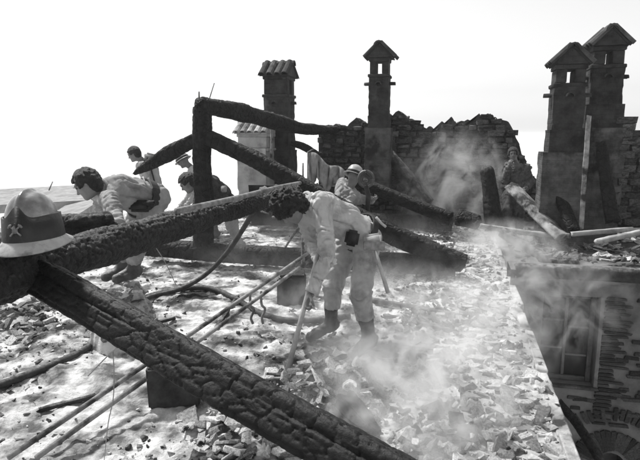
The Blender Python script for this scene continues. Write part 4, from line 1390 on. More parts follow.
    for sd in (1, -1):
        c_ = hd + f * .082 * hs + l * sd * .031 * hs + u * .006 * hs - base
        mesh_obj('eye', EYE, None, root, c_ - f * .001 * hs, None, (.0085 * hs,) * 3)
        mesh_obj('eyebrow', tube_mesh('eyebrow', [c_ + (f * .019 + u * .019 + l * sd * .016) * hs, c_ + (f * .022 + u * .023) * hs, c_ + (f * .021 + u * .020 - l * sd * .014) * hs], .0022 * hs, 5), M['hair'], root)
    fl = unit(J['wl'] - J['el']); fr_ = unit(J['wr'] - J['er'])
    pal = palms or (-lat, lat)
    put_hand(root, J['wl'], J.get('hdl', fl), pal[0], True, hand[0] == 'grip', s * .98, mats.get('glove'))
    put_hand(root, J['wr'], J.get('hdr', fr_), pal[1], False, hand[1] == 'grip', s * .98, mats.get('glove'))
    J['_'] = dict(pel=pel, spine=spine, lat=lat, front=front, hl=hl, hr=hr, base=base, hd=hd, f=f, u=u, l=l, s=s)
    return root, J['_']


bm = bmesh.new(); bmesh.ops.create_uvsphere(bm, u_segments=10, v_segments=8, radius=1)
EYE = bm_mesh('eye', bm, True); EYE.materials.append(M['leather'])


def belt(root, K, r=.150, w=.045, tilt=0.0, mat='leather', up=.02, sq=(1.12, 1.0)):
    s = K['s']; c = K['pel'] + K['spine'] * up * s - K['base']
    n = 28; v = []; f_ = []
    for t in np.linspace(0, 2 * math.pi, n, endpoint=False):
        d = K['lat'] * math.cos(t) * sq[0] + K['front'] * math.sin(t) * sq[1]
        for rr, h in ((r, -w / 2), (r + .012, -w / 2), (r + .012, w / 2), (r, w / 2)):
            v.append(c + d * rr * s + K['spine'] * (h + tilt * math.cos(t)) * s)
    for k in range(n):
        k2 = (k + 1) % n
        for q_ in range(4): f_.append((k * 4 + q_, k * 4 + (q_ + 1) % 4, k2 * 4 + (q_ + 1) % 4, k2 * 4 + q_))
    return mesh_obj('belt', pymesh('belt', v, f_), M[mat], root)


def oriented_box(name, c, ax, half, mat, parent, bev=.2):
    bm_ = bmesh.new(); box_bm(bm_, -half[0], half[0], -half[1], half[1], -half[2], half[2], jit=min(half) * .06)
    bmesh.ops.bevel(bm_, geom=list(bm_.edges), offset=min(half) * bev, segments=3, affect='EDGES')
    R3 = Matrix(np.stack([unit(a) for a in ax]).T.tolist()).to_4x4()
    me_ = bm_mesh(name, bm_, bev > .3)
    o = mesh_obj(name, me_, M[mat], parent)
    o.matrix_local = Matrix.Translation(Vector(np.asarray(c, float))) @ R3
    return o


def report(n, J):
    d = lambda a, b: float(np.linalg.norm(np.asarray(J[a]) - np.asarray(J[b])))
    print('PERSON', n, 'torso %.2f neck-head %.2f uL %.2f fL %.2f uR? fR %.2f thL %.2f shL %.2f thR %.2f shR %.2f' % (
        d('pelvis', 'neck'), d('neck', 'head'), d('neck', 'el'), d('el', 'wl'), d('er', 'wr'), d('pelvis', 'kl'), d('kl', 'al'), d('pelvis', 'kr'), d('kr', 'ar')),
        'feet z %.2f %.2f' % (J['al'][2], J['ar'][2]))


# ---- the stooping man in the middle, raking the rubble
fA = onz(366, 352, .03); fB = onz(327, 336, .03)
dA = depth_of(fA)
P1 = dict(pelvis=dep(361, 233, dA + .08), neck=dep(306, 203, dA - .18), head=dep(289, 207, dA - .34),
          face=-_R * .40 - _U * .88 - _F * .05, up=-_R * .86 + _U * .35 - _F * .35, lat=-_F * .86 - _R * .05 + _U * .30,
          el=dep(327, 258, dA - .40), wl=dep(313, 293, dA - .42), er=dep(312, 243, dA + .10), wr=dep(321, 262, dA - .20),
          kl=dep(361, 292, dA - .06), al=dep(369, 338, dA), kr=dep(333, 285, dA + .28), ar=dep(329, 324, depth_of(fB)),
          tl=fA + np.array([-.09, -.12, .01]), tr=fB + np.array([-.13, -.08, .01]),
          hl=dep(367, 240, dA + .02), hr=dep(350, 240, dA + .20))
P1['al'] = fA + np.array([.02, .05, .085]); P1['ar'] = fB + np.array([.02, .05, .085])
report(1, P1)
GR0, GR1 = dep(291, 358, dA - .52), dep(325, 228, dA - .28)     # the rake handle
gv = unit(GR1 - GR0); GR0 = GR0 - gv * .15
P1['wl'] = dep(311, 294, dA - .42)
p1, K1 = person('stooping man with dark curly hair in pale shirt raking rubble with a long handle', P1,
                dict(top='shirt', legs='trouser', boots='rubber'), res=.0095, s=.97, curly=.019, boots_top=.50,
                palms=(-_F * .2 + _R * .9, _F * .5), head_r=1.10, shirt_hem=.03, hairlen=.015, fringe=.03)
belt(p1, K1, .172, .055, mat='leather', up=.0)
bz = K1['base']
oriented_box('pouch_and_shade', dep(352, 238, dA - .16) - bz, (_R * .9 - _U * .4, _F, _U), (.055, .035, .065), 'leather', p1, .6)  # belt gear; its dark leather also stands in for shadow at the waist
oriented_box('axe_pouch', dep(373, 240, dA - .14) - bz, (_R * .95 + _U * .3, _F, _U), (.07, .03, .05), 'trouser', p1, .6)
mesh_obj('buckle', tube_mesh('buckle', [dep(376, 217, dA - .06) - bz, dep(381, 223, dA - .06) - bz, dep(386, 227, dA - .06) - bz], .012, 6), M['helmet_white'], p1)
rk = empty('rake', GR0, 'long pale-handled rake gripped by the stooping man in the middle', 'rake')
hb_ = tube_mesh('handle', [(GR0 + gv * .0) - GR0, (GR0 + GR1) / 2 - GR0, GR1 - GR0], [.021, .019, .017], 10)
mesh_obj('handle', hb_, M['handle'], rk)
hd_ = tube_mesh('rake_head', [_R * -.11, _R * .11], .012, 8)
mesh_obj('rake_head', hd_, M['iron'], rk)
for k in range(5):
    q_ = _R * (-.10 + .05 * k)
    mesh_obj('tine', tube_mesh('tine', [q_, q_ + _F * .02 - _U * .03, q_ + _F * .03 - _U * .06], .006, 5), M['iron'], rk)
ax0, ax1 = dep(374, 246, dA - .18), dep(388, 293, dA - .16)
axe = empty('belt_axe', ax1, 'small axe hanging from the belt of the stooping man, handle down', 'axe')
mesh_obj('handle', tube_mesh('handle', [ax0 - ax1, (0, 0, 0)], [.014, .017], 8), M['handle'], axe)
oriented_box('axe_head', ax0 - ax1 + _R * .0, (_R, _F, _U), (.085, .016, .035), 'iron', axe)

# ---- the man leaning over the log at the left
d2 = 4.55
P2 = dict(pelvis=dep(147, 200, d2 + .20), neck=dep(103, 190, d2 - .14), head=dep(87, 184, d2 - .28), face=-_R * .80 - _U * .58 - _F * .1, up=_U * .75 - _R * .55,
          lat=-_F * .9 + _U * .25, el=dep(113, 209, d2 - .42), wl=dep(119, 227, d2 - .62), er=dep(104, 214, d2 + .1), wr=dep(108, 232, d2 - .1),
          kl=dep(137, 243, d2 + .05), al=dep(133, 272, d2 + .2), kr=dep(128, 243, d2 + .35), ar=dep(122, 270, d2 + .45),
          tl=dep(117, 279, d2 + .10), tr=dep(106, 277, d2 + .35), sl=dep(108, 199, d2 - .33), sr=dep(101, 194, d2 + .05))
report(2, P2)
p2, K2 = person('man in light overalls with short dark hair leaning over the log at the left', P2, dict(top='overall', legs='overall', boots='rubber'), res=.0105, s=.92,
                curly=.008, hand=('open', 'open'), boots_top=.55, shirt_hem=.06, palms=(-_U, -_U))
belt(p2, K2, .176, .075, mat='leather', up=.05)
b2 = K2['base']
oriented_box('holster', dep(140, 206, d2 - .0) - b2, (_R, _F, _U), (.085, .04, .05), 'leather', p2, .5)
oriented_box('holster', dep(149, 203, d2 - .02) - b2, (_R, _F, _U), (.055, .03, .022), 'leather', p2, .5)
mesh_obj('hook', tube_mesh('hook', catmull([dep(143, 177, d2) - b2, dep(146, 184, d2 - .04) - b2, dep(152, 188, d2) - b2, dep(148, 178, d2) - b2], 5), .007, 6), M['helmet_white'], p2)
# the heap he stands on
hp = onz(122, 300, .15); hp = dep(122, 284, d2 + .25)
heap = empty('rubble_heap', (hp[0], hp[1], 0), 'mound of broken tile and plaster under the man leaning over the log', 'rubble')
n1 = 60
gxh = np.linspace(-1, 1, n1); XX, YY = np.meshgrid(gxh, gxh, indexing='ij'); RR = np.sqrt(XX ** 2 + YY ** 2)
ph = np.stack([XX.ravel() * 4, YY.ravel() * 4, np.full(n1 * n1, 7.0)], 1)
HZ = min(K2['base'][2], 1.0) - .04
ZZ = (HZ + .06) * np.clip(1.15 - 1.15 * RR.ravel() ** 2, -.15, 1) ** 1 + .30 * (fbm(ph, 4) - .5)
ZZ = np.minimum(ZZ, HZ + .05)
ih = np.arange(n1 * n1).reshape(n1, n1)
qh = np.stack([ih[:-1, :-1].ravel(), ih[1:, :-1].ravel(), ih[1:, 1:].ravel(), ih[:-1, 1:].ravel()], 1)
mesh_obj('mound', npmesh('mound', np.stack([XX.ravel() * .30, YY.ravel() * .34, ZZ], 1), qh), M['ash'], heap)
for k in range(130):
    a = random.uniform(0, 6.28); r_ = random.random() ** .6 * .33
    x, y = r_ * math.cos(a), r_ * math.sin(a); s = random.uniform(.05, .12)
    zz = (HZ + .06) * min(1, max(0, 1.15 - 1.15 * (r_ / .31) ** 2)); zz = min(zz, HZ)
    piece(heap, x, y, zz, s, 'rubble' if random.random() < .6 else 'rubble_dark')

# ---- the man standing behind the left strut
d3 = 9.2
fz = onz(158, 236, 0.0)
P3 = dict(pelvis=dep(154, 193, d3), neck=dep(146, 163, d3 - .05), head=dep(134, 154, d3 - .12), face=-_R * .9 - _U * .42, up=_U * .9 - _R * .4, lat=-_F * .95 - _R * .2,
          el=dep(146, 181, d3 - .25), wl=dep(137, 190, d3 - .28), er=dep(143, 183, d3 + .2), wr=dep(133, 190, d3 + .15),
          kl=dep(157, 216, d3 - .15), al=dep(163, 240, d3 - .1), kr=dep(150, 216, d3 + .15), ar=dep(149, 240, d3 + .25), tl=dep(153, 246, d3 - .15), tr=dep(140, 245, d3 + .2))
report(3, P3)
p3, K3 = person('man in pale overalls standing behind the left strut and looking down', P3, dict(top='shirt', legs='overall', boots='rubber'), res=.017, s=.98, curly=.004, hand=('grip', 'grip'), boots_top=.7)
belt(p3, K3, .172, .05, up=.0)
b3 = K3['base']
oriented_box('shoulder_bundle', dep(151, 157, d3 - .10) - b3, (_R * .8 - _U * .5, _F, _U), (.10, .08, .06), 'overall', p3, .6)
oriented_box('shoulder_bundle', dep(146, 160, d3 - .16) - b3, (_R, _F, _U), (.05, .05, .045), 'jacket_mid', p3, .6)
mesh_obj('strap', tube_mesh('strap', [dep(149, 162, d3 - .17) - b3, dep(153, 176, d3 - .2) - b3, dep(157, 191, d3 - .16) - b3], .014, 6), M['leather'], p3)
# ---- the man in a dark jacket behind the king post
d4 = 8.75
P4 = dict(pelvis=dep(229, 204, d4 + .15), neck=dep(203, 178, d4 - .05), head=dep(188, 183, d4 - .2), face=-_R * .78 - _U * .62 - _F * .1, up=_U * .6 - _R * .75, lat=-_F * .92 + _U * .2,
          el=dep(212, 203, d4 - .35), wl=dep(205, 222, d4 - .45), er=dep(198, 200, d4 + .1), wr=dep(190, 218, d4),
          kl=dep(232, 226, d4 - .05), al=dep(240, 245, d4 + .05), kr=dep(205, 226, d4 + .35), ar=dep(203, 243, d4 + .45), tl=dep(230, 250, d4 - .05), tr=dep(193, 247, d4 + .35))
report(4, P4)
p4, K4 = person('man in dark jacket bending over behind the king post, hair falling forward', P4, dict(top='jacket_dark', legs='overall', boots='overall'), res=.015, s=1.06, curly=.010, hand=('grip', 'grip'), head_r=1.15, hairlen=.01)
oriented_box('pocket_patch', dep(224, 189, d4 - .17) - K4['base'], (_R, _F, _U), (.045, .02, .05), 'overall', p4, .6)
# ---- the helmeted man behind him
d5 = 10.0
P4b = dict(pelvis=dep(214, 196, d5 + .1), neck=dep(192, 168, d5 - .05), head=dep(183, 161, d5 - .15), face=-_R * .85 - _U * .5, up=_U * .85 - _R * .5, lat=-_F,
           el=dep(196, 193, d5 - .25), wl=dep(186, 207, d5 - .3), er=dep(190, 195, d5 + .2), wr=dep(180, 207, d5 + .2),
           kl=dep(212, 214, d5 - .1), al=dep(216, 234, d5 - .05), kr=dep(206, 215, d5 + .2), ar=dep(206, 234, d5 + .25), tl=dep(208, 238, d5 - .1), tr=dep(198, 238, d5 + .2))
report('4b', P4b)
p4b, K4b = person('helmeted man in pale coat half hidden behind the king post', P4b, dict(top='shirt', legs='overall', boots='rubber'), res=.018, s=.95, curly=.004, hair=False)


def small_helmet(root, K, mat='helmet_white', sc=1.0):
    hs = K['s'] * sc; c = K['hd'] + K['u'] * .035 * hs - K['f'] * .008 * hs - K['base']
    def prof(a): return
    v = []; fcs = []; n = 20
    rings = [(.0, .135), (.045, .128), (.08, .108), (.103, .07), (.115, .02), (.118, -.005), (.150, -.018), (.152, -.026), (.113, -.012)]
    for r_, h_ in rings:
        for k in range(n):
            t = 2 * math.pi * k / n
            v.append(c + (K['f'] * math.cos(t) * 1.12 + K['l'] * math.sin(t) * .95) * max(r_, .002) * hs + K['u'] * h_ * hs)
    for i_ in range(len(rings) - 1):
        for k in range(n):
            k2 = (k + 1) % n; fcs.append((i_ * n + k, (i_ + 1) * n + k, (i_ + 1) * n + k2, i_ * n + k2))
    o = mesh_obj('helmet', pymesh('helmet', v, fcs, True), M[mat], root)
    vb_ = []; fb2 = []
    for h_ in (.028, -.002):
        for k in range(n):
            t = 2 * math.pi * k / n
            vb_.append(c + (K['f'] * math.cos(t) * 1.12 + K['l'] * math.sin(t) * .95) * .1205 * hs + K['u'] * h_ * hs)
    for k in range(n): fb2.append((k, k + n, (k + 1) % n + n, (k + 1) % n))
    mesh_obj('helmet_band', pymesh('helmet_band', vb_, fb2, True), M['leather'], o)
    return o


small_helmet(p4b, K4b)
# ---- the young man standing at the right
d6 = 10.1
P5 = dict(pelvis=dep(514, 195, d6), neck=dep(517, 165, d6 - .02), head=dep(513, 154.5, d6 - .06), face=-_F * .92 - _R * .32 - _U * .08, up=_U, lat=_R * .92 - _F * .32,
          el=dep(531, 182, d6 - .05), wl=dep(522, 194, d6 - .28), er=dep(505, 181, d6 - .12), wr=dep(509, 166, d6 - .26),
          kl=dep(519, 215, d6 - .1), al=dep(520, 236, d6), kr=dep(507, 214, d6 - .15), ar=dep(505, 234, d6 - .02), tl=dep(520, 241, d6 - .18), tr=dep(502, 239, d6 - .2))
report(5, P5)
p5, K5 = person('young man in patterned dark jacket standing at the right, hand raised to his mouth', P5, dict(top='jacket_mid', legs='trouser_dark', boots='rubber'), res=.013, s=.97, curly=.007,
                hand=('grip', 'grip'), palms=(-_R, _F * .3 + _U * .2 + _R * .5), head_r=1.05, shirt_hem=-.12)
# ---- the crouching helmeted man behind the stooping man
d7 = 7.6
P7 = dict(pelvis=dep(338, 214, d7 + .3), neck=dep(350, 188, d7 + .02), head=dep(354, 177, d7), face=_R * .45 - _U * .3 + _F * .85, up=_U * .9 + _R * .3 + _F * .2, lat=-_F * .4 + _U * .1 - _R * .0 + _F * .9,
          el=dep(338, 200, d7 - .1), wl=dep(352, 206, d7 - .25), er=dep(366, 200, d7 + .1), wr=dep(372, 200, d7 - .1),
          kl=dep(345, 238, d7 - .1), al=dep(350, 262, d7 + .1), kr=dep(368, 238, d7 - .1), ar=dep(370, 262, d7 + .1), tl=dep(346, 268, d7 - .1), tr=dep(372, 268, d7 - .1))
P7['lat'] = -_R * .5 + _F * .8
report(7, P7)
p7, K7 = person('crouching man in pale helmet seen from behind, half hidden by the stooping man', P7, dict(top='overall', legs='trouser_dark', boots='rubber'), res=.015, s=.97, curly=.004, hair=False)
small_helmet(p7, K7, 'helmet_white', 1.05)
b7 = K7['base']
# the black coil he carries
cr_ = dep(366, 179, d7 - .35)
coil = empty('hose_coil', cr_ - np.array([0, 0, .12]), 'black round coil carried by the crouching man in the pale helmet', 'coil')
cb = np.array(coil.location)
for k in range(3):
    t = np.linspace(0, 2 * math.pi, 30)
    rr = .095 - .022 * k
    pts = [cr_ - cb + _R * math.cos(a) * rr + _U * math.sin(a) * rr * 1.1 + _F * (.03 * k) for a in t]
    mesh_obj('hose_turn', tube_mesh('hose_turn', pts, .02, 8), M['rubber'], coil)
mesh_obj('strap', tube_mesh('strap', [cr_ - cb - _U * .09, cr_ - cb - _U * .22 + _R * .03, cr_ - cb - _U * .42 + _R * .02], [.03, .035, .03], 8), M['leather'], coil)

# ================================================================== THINGS
# ---- the fire helmet on the log
hc = onz(33, 243, PZ + .10)
hx = dep(35, 239, 2.22)
hel = empty('fire_helmet', hx, 'old metal fire helmet with black leather band and crossed-axes badge resting on the log', 'helmet')
hel_f = unit(-_F); hel_f[2] = 0; hel_f = unit(hel_f)
hel_u = unit(np.array([0, 0, 1.0]) - _R * .05); hel_f = unit(hel_f - (hel_f @ hel_u) * hel_u); hel_l = np.cross(hel_u, hel_f)


def hpt(t, r, h, ea=1.14, eb=.94): return .98 * (hel_f * math.cos(t) * r * ea + hel_l * math.sin(t) * r * eb + hel_u * h)


def lathe(name, rings, mat, parent, n=56, mod=None, ea=1.14, eb=.94):
    v = []; f_ = []
    for i_, (r_, h_) in enumerate(rings):
        for k in range(n):
            t = 2 * math.pi * k / n
            rr, hh = (r_, h_) if mod is None else mod(i_, t, r_, h_)
            v.append(hpt(t, rr, hh, ea, eb))
    for i_ in range(len(rings) - 1):
        for k in range(n):
            k2 = (k + 1) % n; f_.append((i_ * n + k, i_ * n + k2, (i_ + 1) * n + k2, (i_ + 1) * n + k))
    return mesh_obj(name, pymesh(name, v, f_, True), mat, parent)


dome = [(.106, .045)] + [(.106 * math.cos(a) ** .72, .045 + .150 * math.sin(a)) for a in np.linspace(.05, math.pi / 2 - .02, 22)] + [(.001, .1953)]


def crest(i_, t, r_, h_):
    # low comb from front to back
    c_ = math.exp(-((math.sin(t) * r_) / .013) ** 2)
    return r_, h_ + .013 * c_ * min(1, max(0, (h_ - .06) / .08))


lathe('dome', dome, M['helmet'], hel, 72, crest)


def bandmod(i_, t, r_, h_):
    tt = (t + math.pi) % (2 * math.pi) - math.pi
    up_ = .055 * math.exp(-(tt / .33) ** 2)
    return r_ - (.016 * up_ / .055 if i_ in (2, 3) else 0), h_ + (up_ if i_ in (2, 3) else 0) + (.012 * abs(math.sin(t)) if i_ in (2, 3) else 0)


lathe('leather_band', [(.118, .004), (.1195, .012), (.1115, .092), (.104, .093)], M['leather'], hel, 72, bandmod)


def brimmod(i_, t, r_, h_):
    k = .026 * abs(math.cos(t)) ** 1.5 if i_ in (2, 3) else 0
    return r_ + k, h_ - (.008 * math.cos(t) if i_ in (2, 3) else 0)


lathe('brim', [(.112, .016), (.122, .004), (.137, -.022), (.137, -.028), (.118, -.006)], M['helmet_white'], hel, 64, brimmod)
ec = hpt(0, .117, .058)


def e3(x, y):
    x *= .8; y *= .8
    return ec + hel_l * (-x) + hel_u * y + hel_f * (.003 - 5.0 * x * x - .10 * y)


badge = empty('badge', (0, 0, 0)); badge.parent = hel
for sg in (1, -1):
    mesh_obj('axe_mark', tube_mesh('axe_mark', [e3(-sg * .026, -.026), e3(0, 0), e3(sg * .026, .022)], .0032, 6), M['iron'], badge)
    mesh_obj('axe_mark', tube_mesh('axe_mark', [e3(sg * .017, .026), e3(sg * .026, .022), e3(sg * .032, .012)], .0045, 6), M['iron'], badge)
mesh_obj('flame_mark', tube_mesh('flame_mark', [e3(0, .004), e3(.004, .018), e3(-.002, .034)], [.007, .006, .002], 6), M['iron'], badge)
mesh_obj('disc_mark', tube_mesh('disc_mark', [e3(0, -.002) - hel_f * .004, e3(0, -.002) + hel_f * .004], .010, 12), M['iron'], badge)
mesh_obj('stem', tube_mesh('stem', [hpt(math.pi * .85, .09, .19), hpt(math.pi * .85, .112, .225)], .0025, 6), M['iron'], hel)

# ---- hoses, poles, wires
def zf(x, y, lift=.03):
    p_ = onz(x, y, 0.0); p_ = onz(x, y, hf(p_[0], p_[1]) + lift); return p_


def cable(name, pts, r, mat, label, cat, per=10, n=10):
    P_ = catmull(pts, per); b = P_[int(np.argmin(P_[:, 2]))].copy()
    o = mesh_obj(name, tube_mesh(name, P_ - b, r, n), M[mat], None, b)
    return setp(o, label, cat)


cable('fire_hose', [zf(-30, 395), zf(8, 382), zf(50, 366), zf(84, 350), zf(104, 333), zf(122, 312), zf(140, 299), zf(176, 290), zf(208, 288), zf(234, 298), zf(258, 312), zf(285, 320), zf(318, 320), zf(350, 316)], .030, 'hose',
      'dark fire hose snaking over the ash under the rafter towards the stooping man', 'hose')
cable('fire_hose', [zf(128, 309, .06), zf(150, 297, .07), zf(180, 289, .08), dep(205, 275, 6.3), dep(226, 254, 6.0), dep(243, 229, 5.4), dep(255, 208, 4.95), dep(262, 196, 4.85)], .026, 'hose',
      'dark fire hose climbing from the floor up to the long log', 'hose')
LT = lambda x, y, d: dep(x, y, d)
lz = PZ + .105
cable('thin_pipe', [onz(176, 211, lz + .03), onz(205, 205, lz + .04), onz(240, 197, lz + .03), onz(275, 188, lz + .02), onz(300, 183, lz + .02)], .018, 'iron',
      'thin grey pipe lying along the top of the long log', 'pipe')
rails = empty('pipe_rack', zf(120, 390), 'pair of long worn poles with bent iron prongs slanting across the ash', 'poles')
rbp = np.array(rails.location)


def rail(p0, p1_, r): return tube_mesh('pole', [p0 - rbp, (p0 + p1_) / 2 - rbp + np.array([0, 0, -.006]), p1_ - rbp], r, 10)


ra0, ra1 = onz(8, 458, .06), dep(314, 249, 5.4)
rb0, rb1 = onz(36, 458, .06), dep(318, 254, 5.4)
mesh_obj('pole', rail(ra0, ra1, .017), M['pole'], rails)
mesh_obj('pole', rail(rb0, rb1, .017), M['pole'], rails)
for (x0_, y0_, x1_, y1_) in ((250, 293, 253, 324), (261, 291, 263, 324)):
    # prong hangs from the poles to the ash
    top_ = ra0 + (ra1 - ra0) * .80 if x0_ == 250 else rb0 + (rb1 - rb0) * .80
    dd = depth_of(top_)
    pts = [dep(x0_, y0_, dd), dep(x0_ + .5, (y0_ * .6 + y1_ * .4), dd), dep(x0_ + 4, (y0_ * .45 + y1_ * .55), dd), dep(x0_ + 1, (y0_ * .2 + y1_ * .8), dd), dep(x1_, y1_, dd)]
    mesh_obj('prong', tube_mesh('prong', catmull(pts, 5) - rbp, .012, 7), M['iron'], rails)
cable('wire', [dep(88, 376, 2.05), dep(112, 352, 2.02), dep(135, 335, 1.98), dep(157, 318, 2.04)], .0022, 'wire', 'short thin wire stretched over the charred rafter', 'wire', n=6)
cable('wire', [dep(113, 352, 2.10), dep(114, 375, 2.2), dep(113, 400, 2.3), dep(108, 425, 2.45), zf(104, 462, .01)], .0022, 'wire', 'thin wire hanging below the charred rafter to the ash', 'wire', n=6)
cable('wire', [onz(148, 236, PZ - .05), dep(165, 262, 3.9), dep(176, 285, 4.1)], .003, 'wire', 'thin dark wire dangling from the long log', 'wire', n=6)
cable('iron_rod', [zf(277, 262), dep(290, 240, 7.3), dep(303, 222, 7.1)], .016, 'iron', 'dark iron rod leaning up beside the stooping man\'s head', 'rod', n=6)
cable('standing_pipe', [dep(303, 268, 6.4), dep(303, 250, 6.4), dep(303, 236, 6.4)], .022, 'iron', 'short upright pipe standing in front of the tie beam', 'pipe', n=8)
cable('leaning_pole', [onY(271, 160, 10.5), onY(271.5, 143, 10.5), onY(272, 112, 10.5)], .03, 'pole', 'pale pole standing against the tall chimney by the ridge beam', 'pole', n=8)
# ---- stump and blocks
st = zf(292, 303, 0)
blk = empty('charred_block', st, 'dark square block standing on the ash behind the rake handle', 'block')
oriented_box('block', (0, 0, .15), (_R, _fh, (0, 0, 1)), (.16, .14, .17), 'char_old', blk, .12)
oriented_box('cap', (0.01, 0, .335), (_R, _fh, (0, 0, 1)), (.13, .12, .012), 'char', blk, .2)
s2 = zf(176, 398, 0)
blk = empty('charred_block', s2, 'dark sooty block half hidden under the charred rafter', 'block')
oriented_box('block', (0, 0, .13), (_R * .9 + _fh * .3, _fh, (0, 0, 1)), (.17, .12, .15), 'char_old', blk, .12)
oriented_box('cap', (0, 0.0, .292), (_R * .9 + _fh * .3, _fh, (0, 0, 1)), (.15, .10, .012), 'char', blk, .2)


# ---- rubble piles on the floor
def pile_at(label, px0, px1, py0, py1, n_, smin_, smax_, hump, dark=.35, shape=1.0):
    c = zf((px0 + px1) / 2, (py0 + py1) / 2, 0)
    root = empty('rubble_pile', c, label, 'rubble')
    a0 = onz(px0, (py0 + py1) / 2); a1 = onz(px1, (py0 + py1) / 2)
    for k in range(n_):
        for _ in range(20):
            px, py = random.uniform(px0, px1), random.uniform(py0, py1)
            e = ((px - (px0 + px1) / 2) / ((px1 - px0) / 2)) ** 2 + ((py - (py0 + py1) / 2) / ((py1 - py0) / 2)) ** 2
            if e < 1: break
        a = onz(px, py)
        s = random.uniform(smin_, smax_)
        z_ = hf(a[0], a[1]) + hump * max(0, 1 - e) * random.uniform(.3, 1) + s * .15
        piece(root, a[0], a[1], z_, s, 'rubble' if random.random() > dark else 'rubble_dark', tilt=.8, base=c)
    return root


pile_at('pale heap of broken brick and plaster at the foot of the rake', 258, 388, 356, 440, 240, .05, .15, .26, .5)
pile_at('broken tiles and plaster strewn under the charred rafter', 175, 320, 400, 470, 85, .05, .14, .06, .3)
pile_at('small stones heaped at the left edge below the log', -20, 52, 290, 345, 80, .04, .11, .05, .4)
pile_at('dark rubble strewn along the inner foot of the rubble-topped wall', 400, 458, 270, 400, 110, .04, .11, .02, .7)
pile_at('rubble lying at the bottom edge before the rubble-topped wall', 400, 520, 405, 475, 90, .05, .14, .03, .6)
beam('fallen_lintel', [zf(344, 402, .12), zf(356, 420, .10), zf(372, 440, .05)], [.075, .08, .07], M['soot2'], 'broken grey stone lintel lying on the heap beside the charred rafter', 'stone', square=5, res=.015, crack=.004, cell=.06, seed=71, lump=.01)
for k, (a, b, c) in enumerate([((372, 300), (468, 318), .03), ((385, 316), (455, 332), .025), ((215, 330), (238, 296), .02), ((130, 328), (175, 318), .018), ((40, 410), (95, 396), .018), ((395, 345), (450, 352), .02)]):
    beam('charred_lath', [zf(a[0], a[1], .02), zf(b[0], b[1], .02)], c, M['char_old'], ['thin charred lath on the ash right of the stooping man, the upper one', 'thin charred lath on the ash right of the stooping man, the lower one',
         'thin charred lath lying between the poles and the rafter', 'thin charred lath by the hose left of the poles', 'thin charred lath on the bright ash at the lower left', 'short charred lath near the inner foot of the rubble wall'][k],
         'lath', square=5, res=.02, crack=.004, cell=.05, seed=80 + k, group=None)

# ---- cloth over a thin frame behind the stooping man, and debris wall
dc = 9.2
fr0 = dep(318, 200, dc)
fr_o = empty('metal_stand', fr0, 'thin metal frame standing behind the stooping man with a grey coat over it', 'frame')
fb0 = np.array(fr_o.location)
for pts in ([(303, 200), (303, 163)], [(308, 200), (308, 152), (314, 149)], [(311, 158), (340, 172)], [(340, 172), (341, 200)]):
    mesh_obj('rod', tube_mesh('rod', [dep(x, y, dc) - fb0 for x, y in pts], .015, 7), M['iron'], fr_o)
nu, nv = 34, 26
Vc = []
for i_ in range(nu):
    t = i_ / (nu - 1)
    x = 309 + 36 * t; yt = 152 + 20 * t ** 1.1 - 5 * math.sin(t * 9) * .5
    for j_ in range(nv):
        v_ = j_ / (nv - 1) * 2 - 1                     # front and back fall of the cloth
        drop = abs(v_) * (30 - 10 * t + 5 * math.sin(t * 14 + 1)) 
        fold_ = (.12 * math.sin(t * 25 + v_ * 2) + .07 * math.sin(t * 47 + 3 * v_)) * (.25 + abs(v_))
        Vc.append(dep(x + 1.5 * math.sin(t * 17) * abs(v_), yt + drop, dc - .12 * np.sign(v_) * (abs(v_) ** .4) * -1 * (-1) + fold_ * .6 + (.14 * v_)) )
Vc = np.array(Vc)
ic = np.arange(nu * nv).reshape(nu, nv)
qc = np.stack([ic[:-1, :-1].ravel(), ic[1:, :-1].ravel(), ic[1:, 1:].ravel(), ic[:-1, 1:].ravel()], 1)
co = mesh_obj('draped_coat', npmesh('draped_coat', Vc - fb0, qc), M['canvas'], None, fb0)
sm_ = co.modifiers.new('thick', 'SOLIDIFY'); sm_.thickness = .015
setp(co, 'crumpled grey coat draped over the thin metal frame behind the stooping man', 'coat')

dw = 9.9
lowp = empty('debris_heap', dep(300, 212, dw), 'low dark heap of burnt roof debris at the back below the ridge beam', 'debris')
lb = np.array(lowp.location)
for k in range(120):
    x = random.uniform(262, 352); y = random.uniform(184, 212) + 4 * abs(math.sin(x * .2))
    s = random.uniform(.10, .30)
    piece(lowp, *dep(x, y, dw + random.uniform(-.25, .25) + (212 - y) * .01), s, 'rubble_dark' if random.random() < .8 else 'rubble', base=lb, tilt=.6)
box('heap_core', -1.0, .75, .15, .6, -.35, .42, M['core'], lowp, jit=.06)

# ================================================================== HAZE AND SMOKE
hz = box('haze', -2600, 2600, -2600, 2600, GROUND_Z - 1.2, 5.2, None)
hm = bpy.data.materials.new('haze_air'); hm.use_nodes = True
hn = hm.node_tree.nodes; hn.clear()
pv = hn.new('ShaderNodeVolumePrincipled'); pv.inputs['Color'].default_value = (.96, .96, .96, 1); pv.inputs['Density'].default_value = .0012
pv.inputs['Anisotropy'].default_value = .3
ho = hn.new('ShaderNodeOutputMaterial'); hm.node_tree.links.new(pv.outputs[0], ho.inputs['Volume'])
hz.data.materials.append(hm)
setp(hz, 'thin bright haze hanging over the burnt attic', 'haze', kind='stuff')


